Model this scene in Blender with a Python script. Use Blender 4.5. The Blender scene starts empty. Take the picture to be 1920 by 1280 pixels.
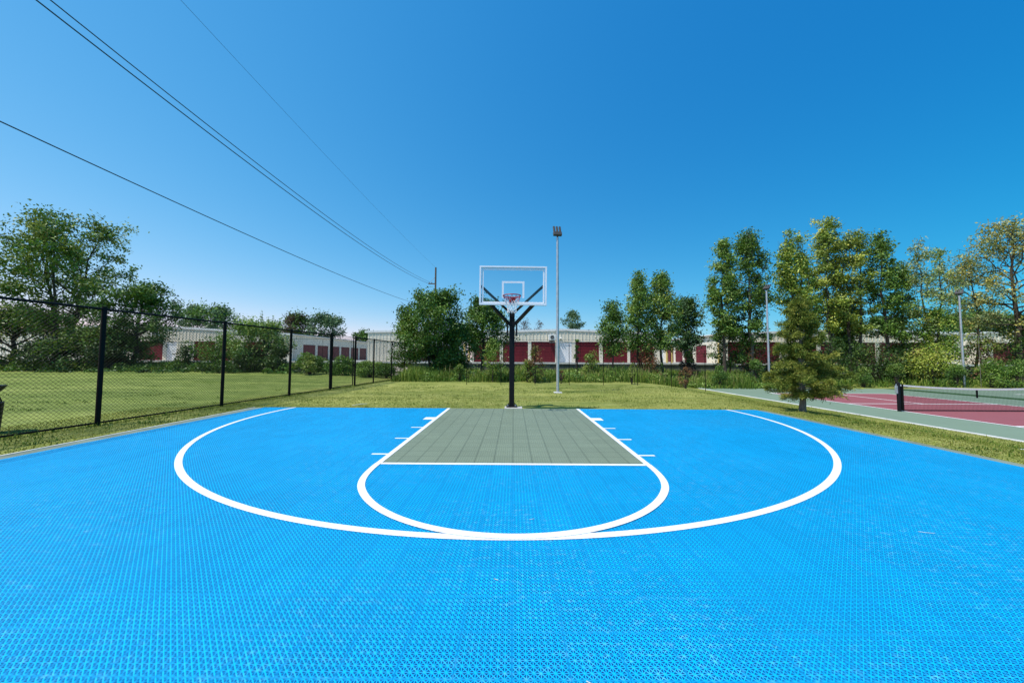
import bpy, math, random
import numpy as np
from mathutils import Vector, Matrix

random.seed(7)
RNG = np.random.default_rng(11)
C = bpy.context.scene.collection
R = math.radians

# ------------------------------------------------------------------ scene / tagging helpers
def tag(o, label=None, cat=None, group=None, kind=None):
    if label: o['label'] = label
    if cat: o['category'] = cat
    if group: o['group'] = group
    if kind: o['kind'] = kind
    return o

def empty(name, loc=(0, 0, 0), rz=0.0):
    o = bpy.data.objects.new(name, None)
    C.objects.link(o)
    o.location = loc
    o.rotation_euler = (0, 0, rz)
    o.empty_display_size = 0.2
    return o

class MB:
    """collects simple shapes into one mesh"""
    def __init__(self):
        self.v, self.f = [], []
    def add(self, vs, fs):
        n = len(self.v)
        self.v += [tuple(p) for p in vs]
        self.f += [tuple(n + i for i in f) for f in fs]
        return self
    def box(self, x0, x1, y0, y1, z0, z1):
        vs = [(x0, y0, z0), (x1, y0, z0), (x1, y1, z0), (x0, y1, z0), (x0, y0, z1), (x1, y0, z1), (x1, y1, z1), (x0, y1, z1)]
        return self.add(vs, [(0, 3, 2, 1), (4, 5, 6, 7), (0, 1, 5, 4), (1, 2, 6, 5), (2, 3, 7, 6), (3, 0, 4, 7)])
    def obox(self, M, sx, sy, sz):
        vs = [M @ Vector((a * sx / 2, b * sy / 2, c * sz / 2)) for c in (-1, 1) for a, b in ((-1, -1), (1, -1), (1, 1), (-1, 1))]
        return self.add(vs, [(0, 3, 2, 1), (4, 5, 6, 7), (0, 1, 5, 4), (1, 2, 6, 5), (2, 3, 7, 6), (3, 0, 4, 7)])
    def tube(self, pts, rad, n=8, caps=True, twist=0.0):
        pts = [Vector(p) for p in pts]
        if not isinstance(rad, (list, tuple)): rad = [rad] * len(pts)
        base = len(self.v)
        prev = None
        for i, p in enumerate(pts):
            t = (pts[min(i + 1, len(pts) - 1)] - pts[max(i - 1, 0)])
            if t.length < 1e-9: t = Vector((0, 0, 1))
            t.normalize()
            if prev is None:
                a = Vector((0, 0, 1)) if abs(t.z) < 0.9 else Vector((1, 0, 0))
                u = t.cross(a).normalized()
            else:
                u = (prev - t * prev.dot(t)).normalized()
            prev = u
            w = t.cross(u)
            for k in range(n):
                an = 2 * math.pi * k / n + twist
                q = p + (u * math.cos(an) + w * math.sin(an)) * rad[i]
                self.v.append(tuple(q))
        for i in range(len(pts) - 1):
            for k in range(n):
                a = base + i * n + k; b = base + i * n + (k + 1) % n
                self.f.append((a, b, b + n, a + n))
        if caps:
            self.f.append(tuple(base + k for k in reversed(range(n))))
            e = base + (len(pts) - 1) * n
            self.f.append(tuple(e + k for k in range(n)))
        return self
    def bar(self, p, q, w, h=None):
        """square bar from p to q"""
        h = h or w
        p, q = Vector(p), Vector(q)
        t = (q - p); L = t.length; t.normalize()
        a = Vector((0, 0, 1)) if abs(t.z) < 0.95 else Vector((0, 1, 0))
        u = t.cross(a).normalized(); s = u.cross(t)
        M = Matrix((( u.x, t.x, s.x, 0), (u.y, t.y, s.y, 0), (u.z, t.z, s.z, 0), (0, 0, 0, 1)))
        M.translation = (p + q) / 2
        return self.obox(M, w, L, h)
    def prism(self, poly, y0, y1):
        """poly: (x, z) outline, extruded along y"""
        n = len(poly)
        vs = [(x, y0, z) for x, z in poly] + [(x, y1, z) for x, z in poly]
        fs = [tuple(range(n)), tuple(reversed(range(n, 2 * n)))]
        for i in range(n):
            j = (i + 1) % n
            fs.append((i, i + n, j + n, j))
        return self.add(vs, fs)
    def lathe(self, prof, c=(0, 0, 0), n=20):
        base = len(self.v)
        for r, z in prof:
            for k in range(n):
                a = 2 * math.pi * k / n
                self.v.append((c[0] + r * math.cos(a), c[1] + r * math.sin(a), c[2] + z))
        for i in range(len(prof) - 1):
            for k in range(n):
                a = base + i * n + k; b = base + i * n + (k + 1) % n
                self.f.append((a, b, b + n, a + n))
        return self
    def quad(self, a, b, c, d):
        return self.add([a, b, c, d], [(0, 1, 2, 3)])
    def build(self, name, mat, parent=None, smooth=False, bevel=0.0):
        me = bpy.data.meshes.new(name)
        me.from_pydata(self.v, [], self.f)
        me.validate(); me.update()
        if mat: me.materials.append(mat)
        if smooth:
            me.polygons.foreach_set('use_smooth', [True] * len(me.polygons))
            me.set_sharp_from_angle(angle=R(38))
        o = bpy.data.objects.new(name, me)
        C.objects.link(o)
        if parent: o.parent = parent
        if bevel:
            m = o.modifiers.new('bevel', 'BEVEL'); m.width = bevel; m.segments = 2; m.limit_method = 'ANGLE'
        return o

def np_mesh(name, verts, nper, cols, mat, parent=None, smooth=False):
    """verts (N*nper,3): N separate faces of nper corners; cols (N,3) one tint per face"""
    N = len(verts) // nper
    me = bpy.data.meshes.new(name)
    me.vertices.add(N * nper); me.loops.add(N * nper); me.polygons.add(N)
    me.vertices.foreach_set('co', np.ascontiguousarray(verts, dtype=np.float32).ravel())
    me.loops.foreach_set('vertex_index', np.arange(N * nper, dtype=np.int32))
    me.polygons.foreach_set('loop_start', np.arange(0, N * nper, nper, dtype=np.int32))
    me.polygons.foreach_set('loop_total', np.full(N, nper, dtype=np.int32))
    at = me.attributes.new('tint', 'FLOAT_COLOR', 'POINT')
    c4 = np.ones((N, nper, 4), dtype=np.float32)
    c4[:, :, :3] = cols[:, None, :]
    at.data.foreach_set('color', c4.ravel())
    me.update(calc_edges=True)
    me.materials.append(mat)
    o = bpy.data.objects.new(name, me)
    C.objects.link(o)
    if parent: o.parent = parent
    return o

# ------------------------------------------------------------------ materials
class NT:
    def __init__(self, name):
        self.m = bpy.data.materials.new(name)
        self.m.use_nodes = True
        self.t = self.m.node_tree
        self.n = self.t.nodes
        self.b = self.n['Principled BSDF']
        self.out = self.n['Material Output']
    def node(self, typ, **kw):
        nd = self.n.new(typ)
        for k, v in kw.items():
            setattr(nd, k, v)
        return nd
    def link(self, a, b): self.t.links.new(a, b)
    def inp(self, sock, v):
        if hasattr(v, 'is_output') or isinstance(v, bpy.types.NodeSocket): self.link(v, sock)
        else: sock.default_value = v
    def math(self, op, a, b=0.0, clamp=False):
        nd = self.node('ShaderNodeMath', operation=op, use_clamp=clamp)
        self.inp(nd.inputs[0], a); self.inp(nd.inputs[1], b)
        return nd.outputs[0]
    def coord(self, kind='Object'):
        return self.node('ShaderNodeTexCoord').outputs[kind]
    def noise(self, scale, detail=4.0, rough=0.55, vec=None, dist=0.0):
        nd = self.node('ShaderNodeTexNoise')
        nd.inputs['Scale'].default_value = scale; nd.inputs['Detail'].default_value = detail
        nd.inputs['Roughness'].default_value = rough; nd.inputs['Distortion'].default_value = dist
        self.link(vec or self.coord(), nd.inputs['Vector'])
        return nd.outputs['Fac']
    def mapping(self, vec, scale=(1, 1, 1), rot=(0, 0, 0)):
        nd = self.node('ShaderNodeMapping')
        nd.inputs['Scale'].default_value = scale; nd.inputs['Rotation'].default_value = rot
        self.link(vec, nd.inputs['Vector'])
        return nd.outputs[0]
    def ramp(self, fac, stops):
        nd = self.node('ShaderNodeValToRGB')
        el = nd.color_ramp.elements
        while len(el) < len(stops): el.new(0.5)
        for e, (p, c) in zip(el, stops):
            e.position = p; e.color = (*c, 1) if len(c) == 3 else c
        self.link(fac, nd.inputs[0])
        return nd.outputs[0]
    def mix(self, fac, a, b, blend='MIX'):
        nd = self.node('ShaderNodeMix', data_type='RGBA', blend_type=blend)
        self.inp(nd.inputs[0], fac)
        for s, v in ((nd.inputs[6], a), (nd.inputs[7], b)):
            if isinstance(v, tuple): s.default_value = (*v, 1) if len(v) == 3 else v
            else: self.link(v, s)
        return nd.outputs[2]
    def smooth(self, v, lo, hi):
        nd = self.node('ShaderNodeMapRange', interpolation_type='SMOOTHSTEP')
        self.inp(nd.inputs[0], v); nd.inputs[1].default_value = lo; nd.inputs[2].default_value = hi
        return nd.outputs[0]
    def bump(self, h, strength=0.3, dist=0.02):
        nd = self.node('ShaderNodeBump')
        nd.inputs['Strength'].default_value = strength; nd.inputs['Distance'].default_value = dist
        self.link(h, nd.inputs['Height'])
        self.link(nd.outputs[0], self.b.inputs['Normal'])
    def set(self, col=None, rough=None, metal=None, spec=None):
        if col is not None:
            if isinstance(col, tuple): self.b.inputs['Base Color'].default_value = (*col, 1)
            else: self.link(col, self.b.inputs['Base Color'])
        if rough is not None: self.inp(self.b.inputs['Roughness'], rough)
        if metal is not None: self.b.inputs['Metallic'].default_value = metal
        if spec is not None: self.b.inputs['Specular IOR Level'].default_value = spec
        return self.m

def simple(name, col, rough=0.5, metal=0.0, var=0.18, scale=6.0, spec=0.5, bump=0.0):
    t = NT(name)
    n = t.noise(scale, 5.0, 0.6)
    lo = tuple(c * (1 - var) for c in col); hi = tuple(min(1, c * (1 + var)) for c in col)
    t.set(t.ramp(n, [(0.3, lo), (0.7, hi)]), rough, metal, spec)
    if bump: t.bump(n, bump, 0.01)
    return t.m

TILE = 3.66 / 14.0
def court_tile(name, rib, hole_shade, seam, dust_glint, sw=1.0, sk=1.0):
    """open-grid sports tile: square tiles of 8x8 star cells, ribs over darker pockets"""
    t = NT(name)
    sep = t.node('ShaderNodeSeparateXYZ'); t.link(t.coord(), sep.inputs[0])
    x, y = sep.outputs[0], sep.outputs[1]
    u = t.math('DIVIDE', x, TILE / 8.0); v = t.math('DIVIDE', y, TILE / 8.0)
    def dist(val):          # distance to nearest integer
        return t.math('ABSOLUTE', t.math('SUBTRACT', t.math('FRACT', t.math('ADD', val, 0.5)), 0.5))
    a, b = dist(u), dist(v)
    d1 = t.math('MULTIPLY', dist(t.math('ADD', u, v)), 0.707)
    d2 = t.math('MULTIPLY', dist(t.math('SUBTRACT', u, v)), 0.707)
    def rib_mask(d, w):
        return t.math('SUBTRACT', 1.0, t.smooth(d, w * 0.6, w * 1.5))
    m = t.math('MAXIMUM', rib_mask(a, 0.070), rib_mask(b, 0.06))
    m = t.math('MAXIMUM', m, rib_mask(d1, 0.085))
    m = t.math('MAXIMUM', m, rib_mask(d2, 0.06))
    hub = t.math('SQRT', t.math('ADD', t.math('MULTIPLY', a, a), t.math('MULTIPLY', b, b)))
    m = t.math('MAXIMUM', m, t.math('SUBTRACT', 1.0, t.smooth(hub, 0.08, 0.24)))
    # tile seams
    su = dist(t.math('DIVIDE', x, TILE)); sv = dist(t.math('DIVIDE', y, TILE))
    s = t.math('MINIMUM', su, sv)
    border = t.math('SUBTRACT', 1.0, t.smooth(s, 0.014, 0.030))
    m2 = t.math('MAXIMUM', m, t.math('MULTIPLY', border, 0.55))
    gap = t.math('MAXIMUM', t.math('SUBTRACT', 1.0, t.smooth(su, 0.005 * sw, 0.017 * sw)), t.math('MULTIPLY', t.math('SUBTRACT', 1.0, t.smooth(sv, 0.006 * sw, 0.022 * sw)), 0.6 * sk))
    col = t.mix(m2, hole_shade, rib)  # shade inside the pockets is painted in as a darker colour
    col = t.mix(t.math('MULTIPLY', gap, 0.72 * sk), col, seam)
    # tile to tile tone, broad wear and pale dusty flecks that also paint in glints
    fx = t.math('FLOOR', t.math('DIVIDE', x, TILE)); fy = t.math('FLOOR', t.math('DIVIDE', y, TILE))
    wn = t.node('ShaderNodeTexWhiteNoise', noise_dimensions='2D')
    cv = t.node('ShaderNodeCombineXYZ'); t.link(fx, cv.inputs[0]); t.link(fy, cv.inputs[1]); t.link(cv.outputs[0], wn.inputs['Vector'])
    tone = t.math('ADD', 0.95, t.math('MULTIPLY', wn.outputs['Value'], 0.09))
    big = t.noise(0.45, 5.0, 0.6)
    tone = t.math('MULTIPLY', tone, t.math('ADD', 0.86, t.math('MULTIPLY', big, 0.28)))
    fine = t.noise(26.0, 3.0, 0.6)
    tone = t.math('MULTIPLY', tone, t.math('ADD', 0.86, t.math('MULTIPLY', fine, 0.28)))
    hs = t.node('ShaderNodeHueSaturation'); t.link(col, hs.inputs['Color']); t.link(tone, hs.inputs['Value'])
    col = hs.outputs[0]
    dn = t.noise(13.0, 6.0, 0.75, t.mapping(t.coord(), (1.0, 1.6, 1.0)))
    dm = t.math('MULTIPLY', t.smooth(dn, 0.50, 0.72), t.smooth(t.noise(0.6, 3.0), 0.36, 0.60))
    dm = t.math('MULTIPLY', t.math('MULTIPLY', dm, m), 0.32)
    col = t.mix(dm, col, dust_glint)
    t.set(col, t.math('ADD', 0.42, t.math('MULTIPLY', fine, 0.2)), 0, 0.22)
    t.bump(t.math('SUBTRACT', m2, t.math('MULTIPLY', gap, 0.8)), 0.45, 0.006)
    return t.m

def paint_line(name):
    t = NT(name)
    sep = t.node('ShaderNodeSeparateXYZ'); t.link(t.coord(), sep.inputs[0])
    u = t.math('DIVIDE', sep.outputs[0], TILE / 8.0); v = t.math('DIVIDE', sep.outputs[1], TILE / 8.0)
    def dist(val): return t.math('ABSOLUTE', t.math('SUBTRACT', t.math('FRACT', t.math('ADD', val, 0.5)), 0.5))
    h = t.math('MULTIPLY', t.smooth(t.math('MINIMUM', dist(u), dist(v)), 0.1, 0.28), t.smooth(dist(t.math('ADD', u, v)), 0.1, 0.3))
    n = t.noise(14.0, 5.0, 0.6)
    c = t.ramp(n, [(0.25, (0.70, 0.71, 0.70)), (0.6, (0.84, 0.85, 0.86))])
    wear = t.math('MULTIPLY', t.smooth(t.noise(9.0, 6.0, 0.75), 0.55, 0.8), 0.5)
    t.set(t.mix(t.math('MULTIPLY', h, t.math('ADD', 0.30, wear)), c, (0.22, 0.42, 0.62)), 0.5)
    return t.m

def leaf_mat(name, trans=0.28, rough=0.5, spec=0.3):
    t = NT(name)
    at = t.node('ShaderNodeAttribute', attribute_name='tint')
    t.set(at.outputs['Color'], rough, 0, spec)
    tr = t.node('ShaderNodeBsdfTranslucent')
    t.link(t.mix(1.0, at.outputs['Color'], (1.35, 1.25, 0.6), 'MULTIPLY'), tr.inputs['Color'])
    mx = t.node('ShaderNodeMixShader'); mx.inputs[0].default_value = trans
    t.link(t.b.outputs[0], mx.inputs[1]); t.link(tr.outputs[0], mx.inputs[2])
    t.link(mx.outputs[0], t.out.inputs['Surface'])
    return t.m

def lawn_mat():
    t = NT('mown_lawn')
    co = t.coord()
    big = t.noise(0.22, 5.0, 0.6, co); mid = t.noise(1.7, 5.0, 0.65, co); fine = t.noise(22.0, 4.0, 0.7, co)
    c = t.ramp(mid, [(0.30, (0.135, 0.170, 0.030)), (0.5, (0.265, 0.290, 0.068)), (0.70, (0.390, 0.375, 0.135))])
    c2 = t.ramp(big, [(0.35, (0.140, 0.180, 0.036)), (0.65, (0.390, 0.375, 0.120))])
    c = t.mix(0.45, c, c2)
    f = t.ramp(fine, [(0.28, (0.42, 0.46, 0.36)), (0.5, (0.95, 0.95, 0.95)), (0.75, (1.35, 1.3, 1.25))])
    c = t.mix(1.0, c, f, 'MULTIPLY')
    # faint mowing streaks and straw coloured worn patches
    ms = t.noise(1.0, 4.0, 0.6, t.mapping(co, (0.10, 0.85, 1.0), (0, 0, R(-4))))
    c = t.mix(1.0, c, t.ramp(ms, [(0.32, (0.62, 0.68, 0.62)), (0.60, (1.08, 1.06, 1.04))]), 'MULTIPLY')
    p = t.smooth(t.noise(0.55, 6.0, 0.7, t.mapping(co, (1.0, 2.2, 1.0))), 0.60, 0.76)
    c = t.mix(t.math('MULTIPLY', p, 0.5), c, (0.28, 0.22, 0.10))
    # the field left of the fence is a duller, rougher green
    sx = t.node('ShaderNodeSeparateXYZ'); t.link(co, sx.inputs[0])
    left = t.math('SUBTRACT', 1.0, t.smooth(sx.outputs[0], -9.6, -8.2))
    c = t.mix(t.math('MULTIPLY', left, 0.85), c, t.mix(1.0, c, (0.68, 0.82, 0.70), 'MULTIPLY'))
    t.set(c, 0.9, 0, 0.1)
    t.bump(fine, 0.6, 0.03)
    return t.m

def corrugated(name, col, rough=0.55):
    t = NT(name)
    st = t.noise(1.2, 5.0, 0.6, t.mapping(t.coord(), (3.0, 3.0, 0.35)))
    t.set(t.ramp(st, [(0.3, tuple(c * 0.82 for c in col)), (0.65, col)]), rough, 0, 0.3)
    return t.m

def bark_mat(name, a, b):
    t = NT(name)
    n = t.noise(9.0, 6.0, 0.7, t.mapping(t.coord(), (2.2, 2.2, 0.5)))
    t.set(t.ramp(n, [(0.3, a), (0.7, b)]), 0.9, 0, 0.2)
    t.bump(n, 0.6, 0.03)
    return t.m

def glass_mat():
    t = NT('clear_acrylic')
    tr = t.node('ShaderNodeBsdfTransparent'); tr.inputs[0].default_value = (0.90, 0.94, 0.96, 1)
    gl = t.node('ShaderNodeBsdfGlossy'); gl.inputs['Roughness'].default_value = 0.03
    n = t.noise(3.0, 3.0)
    fr = t.node('ShaderNodeFresnel'); fr.inputs[0].default_value = 1.45
    mx = t.node('ShaderNodeMixShader')
    t.link(t.math('ADD', t.math('MULTIPLY', fr.outputs[0], 0.8), t.math('MULTIPLY', n, 0.03)), mx.inputs[0])
    t.link(tr.outputs[0], mx.inputs[1]); t.link(gl.outputs[0], mx.inputs[2])
    t.link(mx.outputs[0], t.out.inputs['Surface'])
    return t.m

M = {}
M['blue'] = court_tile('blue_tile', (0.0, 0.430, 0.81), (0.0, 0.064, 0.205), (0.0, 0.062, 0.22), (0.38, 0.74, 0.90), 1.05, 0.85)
M['green_tile'] = court_tile('green_tile', (0.255, 0.305, 0.210), (0.105, 0.135, 0.090), (0.045, 0.06, 0.04), (0.36, 0.41, 0.36), 1.6, 1.15)
M['line'] = paint_line('white_line_paint')
M['lawn'] = lawn_mat()
M['leaf'] = leaf_mat('leaf', 0.15)
M['blade'] = leaf_mat('grass_blade', 0.25, 0.6, 0.2)
M['needle'] = leaf_mat('needle', 0.18, 0.6, 0.15)
M['concrete'] = simple('concrete', (0.42, 0.41, 0.38), 0.9, var=0.2, scale=5.0, spec=0.2, bump=0.2)
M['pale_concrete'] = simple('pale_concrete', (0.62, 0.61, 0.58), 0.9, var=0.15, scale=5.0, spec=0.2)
M['grey_pad'] = simple('weathered_concrete_pad', (0.175, 0.215, 0.170), 0.9, var=0.25, scale=3.0, spec=0.2, bump=0.2)
M['wall_dark'] = simple('dark_grey_concrete', (0.11, 0.11, 0.10), 0.95, var=0.4, scale=1.5, spec=0.1)  # uneven dark grey over the whole wall
M['black_metal'] = simple('black_powder_coat', (0.0055, 0.0055, 0.007), 0.5, var=0.2, spec=0.2)
M['black_wire'] = simple('black_vinyl_wire', (0.005, 0.0055, 0.005), 0.6, var=0.2, spec=0.15)
M['galv'] = simple('galvanised_steel', (0.46, 0.49, 0.52), 0.42, 0.55, var=0.15, scale=9.0)
M['dark_housing'] = simple('dark_grey_housing', (0.045, 0.042, 0.04), 0.5, var=0.2)
M['white_paint'] = simple('white_enamel', (0.80, 0.81, 0.83), 0.35, var=0.05)
M['white_cord'] = simple('white_net_cord', (0.78, 0.77, 0.76), 0.8, var=0.12, scale=30)
M['red_cord'] = simple('red_net_cord', (0.50, 0.035, 0.04), 0.8, var=0.12, scale=30)
M['rim_red'] = simple('rim_orange_red', (0.36, 0.030, 0.050), 0.4, var=0.15)
M['glass'] = glass_mat()
M['cream'] = corrugated('cream_sheet_metal', (0.86, 0.79, 0.64))
M['cream_plain'] = corrugated('cream_trim_metal', (0.86, 0.80, 0.66))
M['white_metal'] = corrugated('white_roof_metal', (0.90, 0.90, 0.88), 0.5)
M['maroon'] = corrugated('maroon_roller_door', (0.150, 0.013, 0.021), 0.45)
M['white_door'] = corrugated('white_door_metal', (0.86, 0.86, 0.86), 0.5)
M['yellow'] = simple('yellow_post_paint', (0.68, 0.50, 0.17), 0.6, var=0.12)
M['ac_white'] = simple('air_conditioner_casing', (0.85, 0.84, 0.80), 0.5, var=0.1)
M['ac_dark'] = simple('air_conditioner_grille', (0.12, 0.12, 0.12), 0.6, var=0.2)
def acrylic(name, col):
    t = NT(name)
    a = t.noise(0.35, 5.0, 0.6); b = t.noise(2.4, 6.0, 0.7); c = t.noise(60.0, 2.0)
    k = t.math('ADD', 0.72, t.math('ADD', t.math('MULTIPLY', a, 0.26), t.math('ADD', t.math('MULTIPLY', b, 0.18), t.math('MULTIPLY', c, 0.12))))
    hs = t.node('ShaderNodeHueSaturation'); hs.inputs['Color'].default_value = (*col, 1); t.link(k, hs.inputs['Value'])
    st = t.smooth(t.noise(0.8, 5.0, 0.7), 0.62, 0.78)
    t.set(t.mix(t.math('MULTIPLY', st, 0.28), hs.outputs[0], tuple(c * .45 for c in col)), 0.85, 0, 0.2)
    return t.m
M['pb_green'] = acrylic('green_acrylic_court', (0.175, 0.240, 0.172))
M['pb_red'] = acrylic('maroon_acrylic_court', (0.262, 0.084, 0.094))
M['pb_line'] = simple('court_line_paint', (0.78, 0.78, 0.75), 0.7, var=0.08)
M['wood_pole'] = bark_mat('weathered_pole_timber', (0.06, 0.05, 0.04), (0.16, 0.13, 0.10))
M['wire'] = simple('power_cable', (0.008, 0.045, 0.085), 0.6, var=0.1)  # bluish tint paints sky bloom onto the thin cables
M['bark'] = bark_mat('brown_bark', (0.035, 0.028, 0.020), (0.11, 0.09, 0.07))
M['pale_bark'] = bark_mat('grey_bark', (0.08, 0.075, 0.06), (0.26, 0.24, 0.20))
M['straw'] = simple('dry_straw', (0.62, 0.60, 0.46), 0.8, var=0.15, scale=40)
M['rock'] = simple('pale_rubble_rock', (0.42, 0.37, 0.33), 0.95, var=0.35, scale=3.0, bump=0.4)
M['yard'] = simple('gravel_yard', (0.40, 0.39, 0.36), 0.95, var=0.2, scale=2.0)

# ------------------------------------------------------------------ ground
def sst(a, b, x):
    t = np.clip((x - a) / (b - a), 0, 1)
    return t * t * (3 - 2 * t)
def gz(x, y):
    """lawn height: level by the court, falling 0.4 m to the acrylic courts on the right, rising a little in the field far left"""
    x = np.asarray(x, float); y = np.asarray(y, float)
    z = -0.030 - 0.345 * sst(7.4, 11.0, x) * (1 - 0.55 * sst(23.0, 33.0, y))
    z = z + 0.36 * sst(14.0, 36.0, y) * sst(-7.5, -13.0, x)
    return z
def gzf(x, y): return float(gz(x, y))

def graded(lo, hi, fine_lo, fine_hi, step, grow=1.35):
    vals = list(np.arange(fine_lo, fine_hi + 1e-6, step))
    s = step; v = fine_hi
    while v < hi:
        s *= grow; v = min(hi, v + s); vals.append(v)
    s = step; v = fine_lo; left = []
    while v > lo:
        s *= grow; v = max(lo, v - s); left.append(v)
    return np.array(left[::-1] + vals)
gx = graded(-900, 900, -16, 30, 0.5); gy = graded(-60, 1500, -6, 40, 0.5)
GX, GY = np.meshgrid(gx, gy)
V = np.stack([GX, GY, gz(GX, GY)], -1).reshape(-1, 3)
nx, ny = len(gx), len(gy)
F = [(j * nx + i, j * nx + i + 1, (j + 1) * nx + i + 1, (j + 1) * nx + i) for j in range(ny - 1) for i in range(nx - 1)]
g = MB(); g.v = [tuple(p) for p in V]; g.f = F
lawn = g.build('lawn', M['lawn'], smooth=True)
tag(lawn, kind='structure')

# ------------------------------------------------------------------ basketball court (tiles on a concrete pad)
XL, XR, YB, YF = -6.96, 6.74, 9.62, -9.0
LANE = 1.83; FT = 4.61; TOP = 2.77; LW = 0.078
pad = MB().box(XL - 0.28, XR + 0.24, YF - 0.3, YB + 0.035, -0.14, -0.013).build('concrete_pad', M['grey_pad'])
tag(pad, kind='structure')
edge = MB().box(XL - 0.315, XL - 0.281, YF - 0.3, YB + 0.03, -0.12, -0.004).build('lit_pad_edge', M['pale_concrete'])  # pale strip, sunlight on the pad's outer edge put into its colour
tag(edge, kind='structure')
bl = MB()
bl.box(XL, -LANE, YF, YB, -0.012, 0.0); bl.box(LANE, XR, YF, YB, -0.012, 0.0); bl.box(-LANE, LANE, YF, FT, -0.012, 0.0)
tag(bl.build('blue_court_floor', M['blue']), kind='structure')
tag(MB().box(-LANE, LANE, FT, YB, -0.012, 0.0).build('green_lane_floor', M['green_tile']), kind='structure')

def strip(pts_in, pts_out, z):
    m = MB(); n = len(pts_in)
    m.v = [(x, y, z) for x, y in pts_in] + [(x, y, z) for x, y in pts_out]
    m.f = [(i, i + 1, n + i + 1, n + i) for i in range(n - 1)]
    return m
def rect(x0, x1, y0, y1, z=0.004):
    return MB().quad((x0, y0, z), (x1, y0, z), (x1, y1, z), (x0, y1, z))
def arc(cx, cy, r, a0, a1, n=96):
    return [(cx + r * math.cos(a0 + (a1 - a0) * i / n), cy + r * math.sin(a0 + (a1 - a0) * i / n)) for i in range(n + 1)]
HOOPY = FT + 4.19
R3 = 6.11; FTR = 1.885
a3 = math.asin((YB - HOOPY - .02) / R3)
R3b = R3 - LW; a3b = math.asin((YB - HOOPY - .02) / R3b)
po = arc(-.085, HOOPY + .02, R3, math.pi - a3, 2 * math.pi + a3, 180)
pi_ = arc(-.085, HOOPY + .02, R3b, math.pi - a3b, 2 * math.pi + a3b, 180)
tag(strip(po, pi_, 0.004).build('three_point_line', M['line']), kind='structure')
def ftc(inset, n=128):
    out = []
    for i in range(n + 1):
        a = math.pi + math.pi * i / n
        t = min(1, min(i, n - i) / n * 180 / 28); r = LANE + (FTR - LANE) * t * t * (3 - 2 * t) - inset
        out.append((r * math.cos(a), FT + r * math.sin(a)))
    return out
tag(strip(ftc(0), ftc(LW), 0.0075).build('free_throw_circle_line', M['line']), kind='structure')
ln = MB()
for s in (-1, 1):
    xa, xb = sorted((s * LANE, s * (LANE - LW)))
    ln.quad((xa, FT, .004), (xb, FT, .004), (xb, YB, .004), (xa, YB, .004))
tag(ln.build('lane_line', M['line']), kind='structure')
tag(rect(-LANE + LW, LANE - LW, FT - 0.035, FT + 0.035).build('free_throw_line', M['line']), kind='structure')
hm = MB()
for s in (-1, 1):
    for yc, w in ((8.0, 0.30), (6.97, 0.055), (6.03, 0.055), (5.05, 0.055)):
        xa, xb = sorted((s * LANE, s * (LANE + 0.23)))
        hm.quad((xa, yc - w / 2, .004), (xb, yc - w / 2, .004), (xb, yc + w / 2, .004), (xa, yc + w / 2, .004))
tag(hm.build('lane_hash_marking', M['line']), kind='structure')

# ------------------------------------------------------------------ acrylic pickleball court, lower on the right
PZ = -0.352
tag(MB().box(11.25, 46.0, -14.0, 21.0, PZ - 0.12, PZ).build('green_court_slab', M['pb_green']), kind='structure')
kb = MB()
kb.box(11.12, 11.245, -14.0, 21.0, PZ - 0.12, PZ - 0.003)
tag(kb.build('court_slab_kerb', M['pale_concrete']), kind='structure')
tag(rect(13.36, 19.35, 5.0, 17.9, PZ + .004).build('maroon_court_surface', M['pb_red']), kind='structure')
tag(rect(22.5, 23.5, -14.0, 21.0, PZ + .004).build('turf_strip', simple('dark_turf', (0.035, 0.085, 0.030), 0.95, var=0.4, scale=4.0, spec=0.1)), kind='structure')
pl = MB()
Z2 = PZ + .008
def rl(x0, x1, y0, y1): pl.quad((x0, y0, Z2), (x1, y0, Z2), (x1, y1, Z2), (x0, y1, Z2))
w = .045
for x in (13.36, 19.35): rl(x - w, x + w, 4.96, 17.96)
for y in (4.99, 9.25, 13.83, 17.92): rl(13.36 + w, 19.35 - w, y - w, y + w)
rl(16.40 - w, 16.40 + w, 13.83 + w, 17.92 - w); rl(16.40 - w, 16.40 + w, 4.99 + w, 9.25 - w)
for x in (26.0, 32.0): rl(x - w, x + w, 4.96, 17.96)
for y in (9.25, 13.83, 17.92): rl(26.0 + w, 32.0 - w, y - w, y + w)
tag(pl.build('court_line_marking', M['pb_line']), kind='structure')
tag(MB().box(9.15, 12.0, 5.6, 6.32, -0.4, -0.19).build('concrete_path', M['pale_concrete']), kind='structure')

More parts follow.
